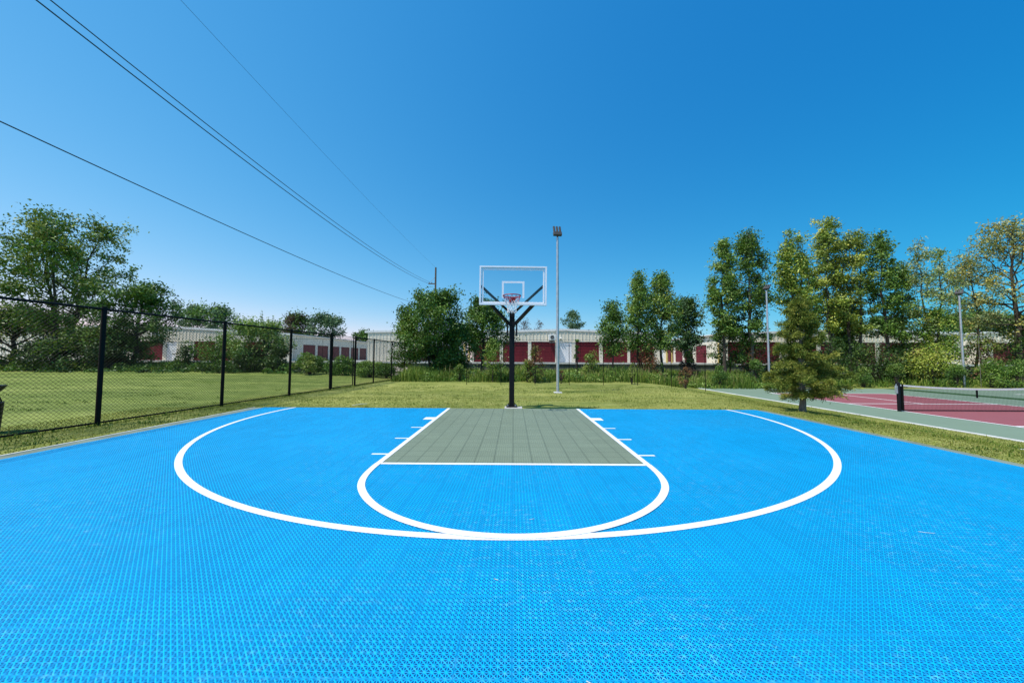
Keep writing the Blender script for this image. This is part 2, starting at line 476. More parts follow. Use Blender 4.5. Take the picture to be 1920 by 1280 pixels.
# ------------------------------------------------------------------ basketball hoop
def hoop():
    root = empty('basketball_hoop', (-0.045, 10.0, 0))
    tag(root, 'black steel basketball hoop with clear backboard at the end of the green lane', 'basketball hoop')
    B = M['black_metal']
    p = MB().box(-0.075, 0.075, -0.075, 0.075, 0.0, 2.80).build('pole', B, root, bevel=0.012)
    b = MB().box(-0.15, 0.15, -0.15, 0.15, 0.005, 0.035)
    for sx in (-1, 1):
        for sy in (-1, 1):
            b.add([(sx * .08, 0.004 * sy, .035), (sx * .14, 0.004 * sy, .035), (sx * .08, 0.004 * sy, .13)], [(0, 1, 2)])
    b.build('base_plate', B, root)
    for sx in (-1, 1):
        for sy in (-1, 1):
            MB().lathe([(0, .06), (.02, .06), (.02, .0351), ], (sx * .11, sy * .11, 0), 6).build('anchor_bolt', M['galv'], root)
    MB().box(-.20, .30, -.335, .12, -0.10, -0.004).build('footing', M['concrete'], root)
    col = MB().box(-0.105, 0.105, -0.105, 0.105, 2.36, 2.47)
    for sx in (-1, 1):
        col.box(sx * 0.135 - 0.022, sx * 0.135 + 0.022, -0.06, 0.06, 2.05, 2.44)
    col.build('bracket', B, root)
    # arms: lower pair to the bottom rail, upper pair to the side rails
    for s in (-1, 1):
        MB().bar((s * .10, -.06, 2.41), (s * .58, -.735, 2.86), .075).build('arm', B, root)
        MB().bar((s * .05, -.06, 2.72), (s * .85, -.735, 3.37), .052).build('arm', B, root)
    MB().box(-.08, .08, -.12, -.0755, 2.60, 2.79).build('mount_plate', B, root)
    bb = MB(); 
    W2, z0, z1, fy = 0.915, 2.835, 3.90, -0.82      # board front face at y = 9.18
    fw = 0.044
    fr = MB()
    for (xa, xb, za, zb) in ((-W2, W2, z1 - fw, z1), (-W2, W2, z0, z0 + fw + .012), (-W2, -W2 + fw, z0 + fw + .012, z1 - fw), (W2 - fw, W2, z0 + fw + .012, z1 - fw)):
        fr.box(xa, xb, fy, fy + .075, za, zb)
    board = fr.build('backboard_frame', M['white_paint'], root, bevel=0.004)
    board.rotation_euler = (0, R(0.5), 0)
    gl = MB().box(-W2 + fw + .001, W2 - fw - .001, fy + .030, fy + .042, z0 + fw + .013, z1 - fw - .001).build('backboard_glass', M['glass'], board)
    bo = MB(); i0, i1 = W2 - fw - .022, W2 - fw - .064
    zt, zb_ = z1 - fw - .024, z0 + fw + .018
    ya, yb = fy + .0265, fy + .0295
    bo.box(-i0, i0, ya, yb, zt - .042, zt); bo.box(-i0, i0, ya, yb, zb_, zb_ + .030)
    bo.box(-i0, -i1, ya, yb, zb_ + .030, zt - .042); bo.box(i1, i0, ya, yb, zb_ + .030, zt - .042)
    bo.build('border_stripe', M['white_paint'], board)
    tg = MB(); t0, t1, tw = 3.03, 3.49, .052
    tg.box(-.305, .305, ya - .001, yb, t1 - tw, t1); tg.box(-.305, -.305 + tw, ya - .001, yb, t0, t1 - tw); tg.box(.305 - tw, .305, ya - .001, yb, t0, t1 - tw)
    tg.build('target_square', M['white_paint'], board)
    MB().box(-W2 + .05, W2 - .05, fy + .078, fy + .128, z0 + .055, z0 + .10).build('back_rail', B, board)
    # rim with its mount, then the net
    rimc = Vector((0, HOOPY - 10.0, 3.02))
    rm = MB()
    pts = [rimc + Vector((.2286 * math.cos(a), .2286 * math.sin(a), 0)) for a in [2 * math.pi * k / 40 for k in range(41)]]
    rm.tube(pts, .0135, 8, caps=False)
    rim = rm.build('rim', M['rim_red'], root, smooth=True)
    mt = MB().box(-.08, .08, fy - .012, fy + .028, 2.90, 3.05)
    for s in (-1, 1):
        mt.bar((s * .06, fy - .012, 3.01), (s * .10, rimc.y + .19, 3.015), .018)
        mt.bar((s * .05, fy - .012, 2.92), (s * .12, rimc.y + .17, 3.0), .014)
    mt.box(-.085, .085, fy - .15, fy - .013, 3.006, 3.018)
    mt.build('rim_mount', M['rim_red'], rim)
    net = MB(); netr = MB()
    rows, n = 6, 12
    rad = [.222, .205, .170, .140, .122, .115, .128]; zz = [3.0, 2.93, 2.86, 2.78, 2.71, 2.64, 2.57]
    def P(i, k):
        off = 0.5 if i % 2 else 0
        a = 2 * math.pi * (k + off) / n
        return rimc + Vector((rad[i] * math.cos(a), rad[i] * math.sin(a), zz[i] - 3.02))
    for i in range(rows):
        for k in range(n):
            tgt = netr if (i < 1 or (i == 1 and k % 2)) else net
            q = (P(i + 1, k), P(i + 1, k - 1)) if i % 2 == 0 else (P(i + 1, k), P(i + 1, k + 1))
            for e in q:
                tgt.tube([P(i, k), e], .0052, 5, caps=False)
    net.build('net', M['white_cord'], rim)
    netr.build('net_top_cord', M['red_cord'], rim)
hoop()

# ------------------------------------------------------------------ floodlight poles
def floodlight(x, y, h, label, heads, face, tilt=42):
    z0 = gzf(x, y)
    root = empty('floodlight_pole', (x, y, z0))
    tag(root, label, 'floodlight', 'floodlight poles around the courts')
    MB().tube([(0, 0, 0), (0, 0, h * .6), (0, 0, h)], [.062, .056, .048], 16).build('pole', M['galv'], root, smooth=True)
    MB().box(-.16, .16, -.16, .16, -.1, .035).build('base', M['pale_concrete'], root, bevel=.01)
    MB().tube([(0, 0, h), (0, 0, h + .10)], .034, 12).build('neck', M['dark_housing'], root, smooth=True)
    # lamp: driver box and three tilted light bars reaching out towards `face`
    M4 = Matrix.Translation((0, 0, h + .16)) @ Matrix.Rotation(face, 4, 'Z') @ Matrix.Rotation(R(tilt), 4, 'X')
    hb = MB().obox(M4 @ Matrix.Translation((0, 0.0, 0)), .36, .17, .12).build('driver_box', M['dark_housing'], root, bevel=.008)
    for k in range(heads):
        off = (k - (heads - 1) / 2) * .128
        bar = MB().obox(M4 @ Matrix.Translation((off, .235, .01)), .082, .30, .06).build('light_bar', M['dark_housing'], root, bevel=.006)
        MB().obox(M4 @ Matrix.Translation((off, .235, -.0235)), .064, .27, .012).build('lens', M['galv'], bar)
floodlight(1.85, 14.3, 6.55, 'tall grey floodlight pole just right of the basketball hoop', 3, R(8), 68)
floodlight(16.35, 22.0, 6.2, 'grey floodlight pole standing behind the olive conifer near the maroon court corner', 3, R(-60))
floodlight(29.9, 22.9, 6.1, 'grey floodlight pole farthest right, behind the white topped court net', 3, R(-60))

# ------------------------------------------------------------------ chain link fences
def wires_between(mb, posts, h, pitch, r, zb=0.05, zf=gzf):
    """two families of slanting wires along a polyline of posts"""
    pts = [Vector((x, y, 0)) for x, y in posts]
    cum = [0.0]
    for a, b in zip(pts, pts[1:]): cum.append(cum[-1] + (b - a).length)
    L = cum[-1]
    def at(s, z):
        s = min(max(s, 0), L)
        for i in range(len(cum) - 1):
            if s <= cum[i + 1] + 1e-9:
                t = (s - cum[i]) / (cum[i + 1] - cum[i]); p = pts[i].lerp(pts[i + 1], t)
                return (p.x, p.y, zf(p.x, p.y) + z)
    H = h - zb
    k = -H
    while k < L:
        for d in (1, -1):
            s0, s1 = (k, k + H) if d == 1 else (k + H, k)
            za, zc = zb, h
            # clip to the run
            def clip(sa, zA, sb, zB):
                if sa > sb: sa, zA, sb, zB = sb, zB, sa, zA
                if sa < 0: zA = zA + (zB - zA) * (0 - sa) / (sb - sa); sa = 0
                if sb > L: zB = zA + (zB - zA) * (L - sa) / (sb - sa); sb = L
                return sa, zA, sb, zB
            sa, zA, sb, zB = clip(s0, za, s1, zc)
            if sb - sa > .02:
                inner = [c for c in cum if sa < c < sb]
                ss = [sa] + inner + [sb]
                mb.tube([at(s, zA + (zB - zA) * (s - sa) / (sb - sa)) for s in ss], r, 3, caps=False)
        k += pitch
    return at, L, cum

FH = 2.42
left_posts = [(-9.15, -1.2), (-9.0, 1.6), (-8.85, 4.4), (-8.60, 7.11), (-8.42, 9.91), (-8.23, 12.6), (-7.99, 14.95)]
far_posts = [(-7.87, 17.0), (-7.76, 19.0), (-7.62, 21.4), (-7.5, 23.6)]
def chain_fence(name, label, posts, h, pitch, r, post_r, mat, group=None, thick=(), zb=.05, rail_r=.024, bottom=True, zf=gzf, rail=True):
    root = empty(name, (posts[0][0], posts[0][1], zf(*posts[0])))
    inv = Vector(root.location)
    tag(root, label, 'fence', group)
    def fin(mb, nm, smooth=True):
        mb.v = [(x - inv.x, y - inv.y, z - inv.z) for x, y, z in mb.v]
        return mb.build(nm, mat, root, smooth=smooth)
    mm = MB(); at, L, cum = wires_between(mm, posts, h, pitch, r, zb, zf)
    fin(mm, 'wire_mesh', False)
    for i, (x, y) in enumerate(posts):
        rr = post_r * (1.25 if i in thick else 1.0)
        z = zf(x, y)
        fin(MB().tube([(x, y, z - .1), (x, y, z + h + .05)], rr, 12), 'post')
    if rail: fin(MB().tube([at(c, h) for c in cum], rail_r, 8), 'top_rail')
    if bottom: fin(MB().tube([at(c, zb + .01) for c in cum], .02, 6), 'bottom_rail')
    return root
chain_fence('chain_link_fence', 'tall black chain link fence running along the left side of the blue court', left_posts, FH, .0718, .0027, .042, M['black_wire'], 'black chain link fence along the court', thick=(6,))
chain_fence('chain_link_fence', 'far run of black chain link fence beyond the gate, ending at the dark bushy trees', far_posts, FH, .0718, .0027, .036, M['black_wire'], 'black chain link fence along the court', thick=(0,))
def gate():
    a, b = Vector((-7.985, 15.06, 0)), Vector((-7.885, 16.82, 0))
    root = empty('fence_gate', (a.x, a.y, gzf(a.x, a.y)))
    tag(root, 'black chain link gate closed between two thicker fence posts', 'gate')
    off = Vector(root.location)
    def fin(mb, nm):
        mb.v = [(x - off.x, y - off.y, z - off.z) for x, y, z in mb.v]
        return mb.build(nm, M['black_wire'], root, smooth=True)
    z = off.z
    fr = MB()
    A0, A1, B0, B1 = (a.x, a.y, z + .08), (a.x, a.y, z + FH), (b.x, b.y, z + .08), (b.x, b.y, z + FH)
    fr.tube([A0, A1, B1, B0, A0], .026, 8)
    fin(fr, 'gate_frame')
    mm = MB(); wires_between(mm, [(a.x, a.y), (b.x, b.y)], FH - .02, .0718, .0027, .09)
    fin(mm, 'wire_mesh')
    fin(MB().tube([(b.x + .05, b.y - .03, z + 1.0), (b.x + .05, b.y - .03, z + 1.12)], .03, 8), 'latch')
gate()
# light black netting on thin posts across the back of the lawn
net_posts = [(-2.5 + 1.835 * i, 18.4 + .02 * i) for i in range(8)]
chain_fence('netting_fence', 'thin black netting fence on slim posts in front of the tall weeds', net_posts, 2.15, .16, .0011, .016, M['black_wire'], None, rail=False, bottom=False, zb=.1)
ledge_posts = [(-26 + 3.0 * i, 35.75) for i in range(17)]
chain_fence('ledge_fence', 'dark wire fence on top of the retaining wall in front of the storage units', ledge_posts, 2.35, .40, .0016, .012, M['black_wire'], None, zf=lambda x, y: 0.95, bottom=False, rail_r=.012)

def litter_bin():
    x, y = -9.76, 6.30
    root = empty('litter_bin', (x, y, gzf(x, y)))
    tag(root, 'black slatted litter bin with flared hood behind the fence at the left edge', 'litter bin')
    MB().lathe([(0.001, .02), (.20, .02), (.225, .56), (.21, .57), (.19, .5), (0.001, .48)], n=18).build('body', M['black_metal'], root, smooth=True)
    h = MB().lathe([(.13, .70), (.24, .86), (.245, .88), (.12, .86), (0.001, .84)], n=18)
    for k in range(4):
        a = math.pi / 4 + k * math.pi / 2
        h.tube([(.2 * math.cos(a), .2 * math.sin(a), .55), (.15 * math.cos(a), .15 * math.sin(a), .72)], .012, 6)
    h.build('hood', M['black_metal'], root, smooth=True)
litter_bin()

# ------------------------------------------------------------------ court net
def court_net():
    x0, x1, y = 13.22, 19.5, 11.86
    root = empty('court_net', (x0, y, PZ + .009))
    tag(root, 'black court net with white top band standing on the maroon court', 'net')
    L = x1 - x0
    def top(s): return .91 - .13 * (1 - (2 * s / L - 1) ** 2)
    for s in (0, L):
        p = MB().tube([(s, 0, 0), (s, 0, .955), (s, 0, .99)], [.048, .048, .03], 14)
        p.build('post', M['black_metal'], root, smooth=True)
    MB().box(.10, .145, -.03, .03, .02, .92).build('side_band', M['black_wire'], root)
    wd = MB().box(-.085, -.05, -.035, .035, .60, .86).tube([(-.06, 0, .92), (-.09, .0, .80), (-.075, 0, .62)], .012, 6)
    wd.build('crank', M['galv'], root)
    n = 30
    tb = MB()
    for i in range(n):
        sa, sb = .06 + (L - .12) * i / n, .06 + (L - .12) * (i + 1) / n
        za, zb = top(sa), top(sb)
        tb.add([(sa, -.012, za - .055), (sb, -.012, zb - .055), (sb, -.012, zb), (sa, -.012, za), (sa, .012, za - .055), (sb, .012, zb - .055), (sb, .012, zb), (sa, .012, za)],
               [(0, 1, 2, 3), (7, 6, 5, 4), (3, 2, 6, 7), (0, 4, 5, 1)])
    tb.build('top_band', M['white_cord'], root)
    nm = MB()
    s = .15
    while s < L - .1:
        nm.tube([(s, 0, .03), (s, 0, top(s) - .055)], .0022, 3, caps=False); s += .045
    for k in range(19):
        pts = []
        for i in range(13):
            s = .12 + (L - .24) * i / 12
            pts.append((s, 0, .03 + (top(s) - .09) * k / 18))
        nm.tube(pts, .0022, 3, caps=False)
    nm.build('net_mesh', M['black_wire'], root)
    MB().box(.12, L - .12, -.008, .008, .015, .045).build('bottom_band', M['black_wire'], root)
    MB().box(2.66, 2.70, -.014, .014, .46, top(2.68) - .056).build('strap', M['black_wire'], root)
court_net()

# ------------------------------------------------------------------ storage yard and buildings
ZT = 0.95
tag(MB().box(-90, 110, 35.56, 140, -0.5, ZT).build('storage_yard_ground', M['yard']), kind='structure')
rw = MB().box(-90, 110, 35.25, 35.555, -0.6, ZT - .14)
wroot = rw.build('retaining_wall', M['wall_dark'])
tag(wroot, 'dark retaining wall with a pale coping under the storage units', 'wall')
MB().box(-90, 110, 35.16, 35.558, ZT - .139, ZT + .02).build('coping', M['pale_concrete'], wroot)

def storage(label, x0, x1, yf, yb, eaveL, peak, eaveR, xp, doors, head, side_doors_left=(), side_doors_right=(), white_doors=(), bollards=()):
    root = empty('storage_building', (x0, yf, ZT))
    tag(root, label, 'storage building', 'storage unit buildings on the ledge')
    ox, oy, oz = x0, yf, ZT
    def fin(mb, nm, mat, parent=root, smooth=False):
        mb.v = [(x - ox, y - oy, z - oz) for x, y, z in mb.v]
        return mb.build(nm, mat, parent, smooth=smooth)
    def roof_z(x):
        return eaveL + (peak - eaveL) * (x - x0) / (xp - x0) if x <= xp else eaveR + (peak - eaveR) * (x1 - x) / (x1 - xp)
    # front: gable band over the doors, piers between
    w = MB()
    w.prism([(x0, head), (x1, head), (x1, roof_z(x1)), (xp, peak), (x0, roof_z(x0))], yf, yf + .15)
    ops = sorted(list(doors) + list(white_doors))
    cur = x0
    piers = []
    for a, b in ops:
        if a > cur + .01: piers.append((cur, a))
        cur = b
    if cur < x1: piers.append((cur, x1))
    for a, b in piers: w.box(a, b, yf, yf + .15, ZT, head)
    x = x0 + .1
    while x < x1 - .05:
        w.box(x, x + .07, yf - .035, yf - .001, head + .04, roof_z(x + .035) - .02)
        x += .39
    for a, b in piers:
        if b - a > 1.2:
            x = a + .12
            while x < b - .1:
                w.box(x, x + .07, yf - .035, yf - .001, ZT + .02, head + .035); x += .39
    # sides and back
    for xs, sd, side, zt in ((x0, side_doors_left, -1, eaveL), (x1, side_doors_right, 1, eaveR)):
        xa, xb = (xs, xs + .15) if side < 0 else (xs - .15, xs)
        cur = yf + .151
        segs = []
        for a, b in sorted(sd):
            segs.append((cur, a)); cur = b
        segs.append((cur, yb))
        for a, b in segs:
            w.box(xa, xb, a, b, ZT, head - .25)
            y = a + .15
            if b - a > 1.0:
                while y < b - .1:
                    xr = (xs - .035, xs - .001) if side < 0 else (xs + .001, xs + .035)
                    w.box(xr[0], xr[1], y, y + .07, ZT + .02, zt - .03); y += .39
        w.box(xa, xb, yf + .151, yb, head - .249, zt)
    w.box(x0 + .16, x1 - .16, yb - .15, yb, ZT, min(eaveL, eaveR))
    fin(w, 'wall', M['cream'])
    tr = MB()
    tr.box(x0 - .02, x1 + .02, yf - .06, yf - .036, head - .03, head + .035)
    fin(tr, 'door_head_trim', M['cream_plain'])
    rf = MB()
    e = .3
    sl = (peak - eaveL) / (xp - x0); sr = (peak - eaveR) / (x1 - xp)
    rf.prism([(x0 - e, eaveL - sl * e + .01), (xp, peak + .01), (xp, peak + .09), (x0 - e, eaveL - sl * e + .09)], yf - .03, yb + .2)
    rf.prism([(xp + .001, peak + .01), (x1 + e, eaveR - sr * e + .01), (x1 + e, eaveR - sr * e + .09), (xp + .001, peak + .09)], yf - .03, yb + .2)
    fin(rf, 'roof', M['white_metal'])
    fa = MB()
    fa.prism([(x0 - e - .03, eaveL - sl * e - .10), (xp, peak - .10), (xp, peak + .12), (x0 - e - .03, eaveL - sl * e + .12)], yf - .085, yf - .037)
    fa.prism([(xp + .001, peak - .10), (x1 + e + .03, eaveR - sr * e - .10), (x1 + e + .03, eaveR - sr * e + .12), (xp + .001, peak + .12)], yf - .085, yf - .037)
    fin(fa, 'fascia', M['white_metal'])
    def front_door(a, b, mat, nm):
        d = MB(); n = 6
        for k in range(n):
            za = ZT + .02 + (head - .06 - ZT) * k / n; zb = ZT + .02 + (head - .06 - ZT) * (k + 1) / n
            d.box(a + .02, b - .02, yf + .07, yf + .12, za, zb - .018)
        d.box(a + .02, b - .02, yf + .121, yf + .14, ZT, head - .03)
        fin(d, nm, mat)
    for a, b in doors: front_door(a, b, M['maroon'], 'roll_up_door')
    for a, b in white_doors:
        d = MB().box(a + .02, b - .02, yf + .06, yf + .12, ZT + .02, head - .04)
        d.box((a + b) / 2 - .012, (a + b) / 2 + .012, yf + .045, yf + .059, ZT + .02, head - .04)
        fin(d, 'double_door', M['white_door'])
    for sd, xs, side in ((side_doors_left, x0, -1), (side_doors_right, x1, 1)):
        for a, b in sd:
            d = MB(); n = 6
            xa, xb = (xs + .05, xs + .10) if side < 0 else (xs - .10, xs - .05)
            for k in range(n):
                za = ZT + .02 + (head - .3 - ZT) * k / n; zb = ZT + .02 + (head - .3 - ZT) * (k + 1) / n
                d.box(xa, xb, a + .02, b - .02, za, zb - .018)
            xc, xd = (xs + .101, xs + .12) if side < 0 else (xs - .12, xs - .101)
            d.box(xc, xd, a + .02, b - .02, ZT, head - .27)
            fin(d, 'roll_up_door', M['maroon'])
    return root

storage('long cream storage building with maroon roller doors directly behind the basketball hoop', -4.62, 16.45, 38.0, 60.0, 4.22, 4.56, 4.15, 5.8,
        [(-4.4, -1.52), (-1.18, 1.62), (1.98, 4.64), (6.88, 9.52), (9.92, 12.66), (12.94, 15.6)], 3.27, white_doors=[(5.1, 6.5)])
storage('narrow cream storage building end with blank ribbed wall beside the dark bushy tree', -16.25, -11.0, 38.0, 80.0, 4.24, 4.32, 4.24, -13.4,
        [], 3.3, side_doors_right=[(41 + 3.1 * i, 43.6 + 3.1 * i) for i in range(11)])
storage('wide storage building behind the field on the left, its side wall in shade', -62.0, -25.9, 39.5, 62.0, 4.2, 5.05, 4.02, -44.5,
        [(-43.5, -40.7), (-37.1, -34.6), (-34.2, -31.7), (-31.3, -28.8)], 3.2, white_doors=[(-40.3, -39.1)], side_doors_right=[(42 + 3.1 * i, 44.6 + 3.1 * i) for i in range(6)])
storage('cream storage building on the right with maroon doors along its angled side wall', 21.9, 47.5, 36.3, 50.0, 4.0, 4.6, 4.2, 36.0,
        [(22.7, 25.2), (25.5, 28.2), (29.4, 32.1), (32.5, 35.2), (35.6, 38.3), (38.7, 41.4), (41.8, 44.5)], 3.25,
        side_doors_left=[(38.9, 41.2), (41.9, 43.9), (44.4, 46.4), (46.9, 48.9)])
storage('farthest right storage building glimpsed through the trees behind the court net', 50.0, 72.0, 36.3, 52.0, 4.3, 4.6, 4.2, 61.0,
        [(50.6, 53.3), (53.7, 56.4), (56.8, 59.5), (60.0, 62.7)], 3.25)

def aircon(x, yf, z, label, s=.78):
    root = empty('air_conditioner', (x, yf - .42, z))
    tag(root, label, 'air conditioner', 'air conditioners on the storage walls')
    MB().box(-s / 2, s / 2, -.16, .16, -s * .42, s * .42).build('casing', M['ac_white'], root, bevel=.02)
    MB().lathe([(0.001, 0), (.20, 0), (.22, .015), (.20, .03)], n=20).build('fan_grille', M['ac_dark'], root).rotation_euler = (R(90), 0, 0)
    root.children[-1].location = (0, -.165, .02)
    MB().box(-.3, .3, .05, .38, -s * .42 - .05, -s * .42 - .002).box(-.28, .28, -.05, .36, -s * .42 - .28, -s * .42 - .22).build('bracket', M['ac_dark'], root)
aircon(4.25, 38.0, 3.68, 'pale air conditioner box above the white double door of the middle storage building')
aircon(-41.2, 39.5, 4.05, 'pale air conditioner box near the roof of the left storage building')
def wall_light(x, yf, z):
    root = empty('security_light', (x, yf - .04, z))
    tag(root, 'small white security light beside the air conditioner on the cream wall', 'wall light')
    MB().box(-.06, .06, -.06, .0, -.12, .12).build('bracket', M['ac_white'], root)
    for s in (-1, 1):
        MB().lathe([(.03, 0), (.10, -.12), (.08, -.13), (0.001, -.11)], (s * .12, -.10, .02), 12).build('lamp_head', M['ac_white'], root)
wall_light(5.15, 38.0, 3.72)
for i, (x, y, lab) in enumerate([(-10.75, 37.4, 'pale yellow bollard at the corner of the blank ribbed wall'),
                                 (-5.35, 37.4, 'pale yellow bollard at the left corner of the middle storage building, outer of two'),
                                 (-4.85, 37.5, 'pale yellow bollard at the left corner of the middle storage building, nearer its wall'),
                                 (16.75, 37.4, 'yellow bollard at the right corner of the middle storage building'),
                                 (17.35, 37.6, 'pale yellow bollard in the alley right of the middle storage building'),
                                 (21.55, 36.0, 'yellow bollard at the corner of the right storage building')]):
    b = MB().tube([(0, 0, 0), (0, 0, 2.05)], .11, 14).lathe([(.11, 2.05), (.08, 2.11), (.001, 2.13)], n=14).build('bollard', M['yellow'], smooth=True)
    b.location = (x, y, ZT)
    tag(b, lab, 'bollard', 'yellow bollards at the building corners')

# ------------------------------------------------------------------ power line
def utility_pole():
    root = empty('utility_pole', (-10.40, 45.0, ZT))
    tag(root, 'tall wooden utility pole rising behind the dark bushy tree', 'utility pole')
    MB().tube([(0, 0, -.4), (0, 0, 6), (0, 0, 12.45)], [.17, .14, .11], 12).build('pole', M['wood_pole'], root, smooth=True)
    MB().box(-.95, .1, -.06, .06, 10.20, 10.32).build('crossarm', M['wood_pole'], root)
    MB().bar((0, -.07, 11.2), (-.8, -.07, 10.32), .04).build('brace', M['galv'], root)
    for x in (-.85, -.5):
        MB().lathe([(.03, 0), (.06, .03), (.04, .07), (.06, .10), (.02, .16)], (x, 0, 10.32), 10).build('insulator', M['dark_housing'], root)
utility_pole()
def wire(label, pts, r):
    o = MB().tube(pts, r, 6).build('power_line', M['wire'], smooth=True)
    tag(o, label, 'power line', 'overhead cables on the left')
def para(x0, x1, zmin, ymin, k, y0, y1, n=40):
    out = []
    for i in range(n + 1):
        t = i / n; y = y0 + (y1 - y0) * t
        out.append((x0 + (x1 - x0) * t, y, zmin + k * (y - ymin) ** 2))
    return out
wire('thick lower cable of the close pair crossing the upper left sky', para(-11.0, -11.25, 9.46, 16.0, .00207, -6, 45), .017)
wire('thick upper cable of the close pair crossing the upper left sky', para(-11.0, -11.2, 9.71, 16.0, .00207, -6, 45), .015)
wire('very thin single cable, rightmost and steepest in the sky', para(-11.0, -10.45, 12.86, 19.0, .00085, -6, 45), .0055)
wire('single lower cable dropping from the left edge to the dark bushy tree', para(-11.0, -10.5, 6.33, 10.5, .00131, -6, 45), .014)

# ------------------------------------------------------------------ vegetation
def leaf_cards(cent, size, cols, rng, up=0.35, aspect=0.52, name='crown', mat=None, parent=None, dirs=None):
    N = len(cent)
    if dirs is None:
        d = rng.normal(size=(N, 3)); d[:, 2] -= .15
    else:
        d = dirs + rng.normal(size=(N, 3)) * .35
    d /= np.linalg.norm(d, axis=1, keepdims=True) + 1e-9
    nrm = rng.normal(size=(N, 3)); nrm[:, 2] += up * 1.6; nrm[:, 0] -= .25; nrm[:, 1] -= .15
    s = np.cross(d, nrm); s /= np.linalg.norm(s, axis=1, keepdims=True) + 1e-9
    nn = np.cross(s, d)
    L = size[:, None]; Wd = L * aspect * .5
    v = np.empty((N, 4, 3))
    v[:, 0] = cent - d * L * .5
    v[:, 1] = cent + s * Wd + nn * L * .08
    v[:, 2] = cent + d * L * .5
    v[:, 3] = cent - s * Wd + nn * L * .08
    return np_mesh(name, v.reshape(-1, 3), 4, cols, mat or M['leaf'], parent)

PAL = {
    'dark':   [(.020, .048, .010), (.036, .076, .015), (.058, .102, .022)],
    'mid':    [(.032, .072, .012), (.058, .112, .020), (.095, .150, .034)],
    'olive':  [(.044, .078, .014), (.082, .120, .026), (.135, .162, .048)],
    'yellow': [(.070, .112, .017), (.145, .188, .032), (.245, .258, .062)],
    'pale':   [(.062, .108, .024), (.112, .168, .045), (.180, .228, .085)],
    'grey':   [(.070, .102, .046), (.120, .155, .080), (.190, .210, .120)],
    'gold':   [(.090, .102, .030), (.175, .168, .045), (.280, .235, .085)],
    'red':    [(.050, .028, .016), (.095, .045, .026), (.130, .070, .040)],
    'maroon': [(.022, .018, .016), (.045, .030, .025), (.065, .042, .035)],
    'blue':   [(.022, .048, .026), (.040, .078, .042), (.065, .105, .060)],
    'shade':  [(.010, .023, .006), (.019, .040, .009), (.034, .064, .015)],  # darker copy of the dark greens, shade painted into the leaves
    'cyp':    [(.032, .054, .011), (.074, .102, .022), (.145, .154, .042)],
}
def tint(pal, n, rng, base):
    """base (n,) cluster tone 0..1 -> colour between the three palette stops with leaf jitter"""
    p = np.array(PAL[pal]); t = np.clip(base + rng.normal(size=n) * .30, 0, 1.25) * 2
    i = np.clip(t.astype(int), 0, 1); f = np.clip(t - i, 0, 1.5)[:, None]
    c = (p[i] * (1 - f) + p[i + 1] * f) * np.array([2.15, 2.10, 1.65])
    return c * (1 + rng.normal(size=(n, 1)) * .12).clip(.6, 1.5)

def profile(shape, s):
    if shape == 'round': return max(.12, math.sqrt(max(0, 1 - (2 * s - .9) ** 2 / 1.25)))
    if shape == 'oval': return max(.2, math.sin(math.pi * min(1, .15 + .80 * s)) ** .8)
    if shape == 'poplar': return (.55 + .45 * math.sin(math.pi * min(1, .1 + .7 * s))) * (1 - .75 * max(0, s - .55) / .45)
    if shape == 'cone': return max(.06, 1 - s)
    if shape == 'spire': return (.35 + .65 * min(1, s / .28)) * (1 - .80 * max(0, s - .28) / .72) ** .9
    if shape == 'spread': return .55 + .45 * math.sin(math.pi * (.1 + .75 * s))
    return 1.0

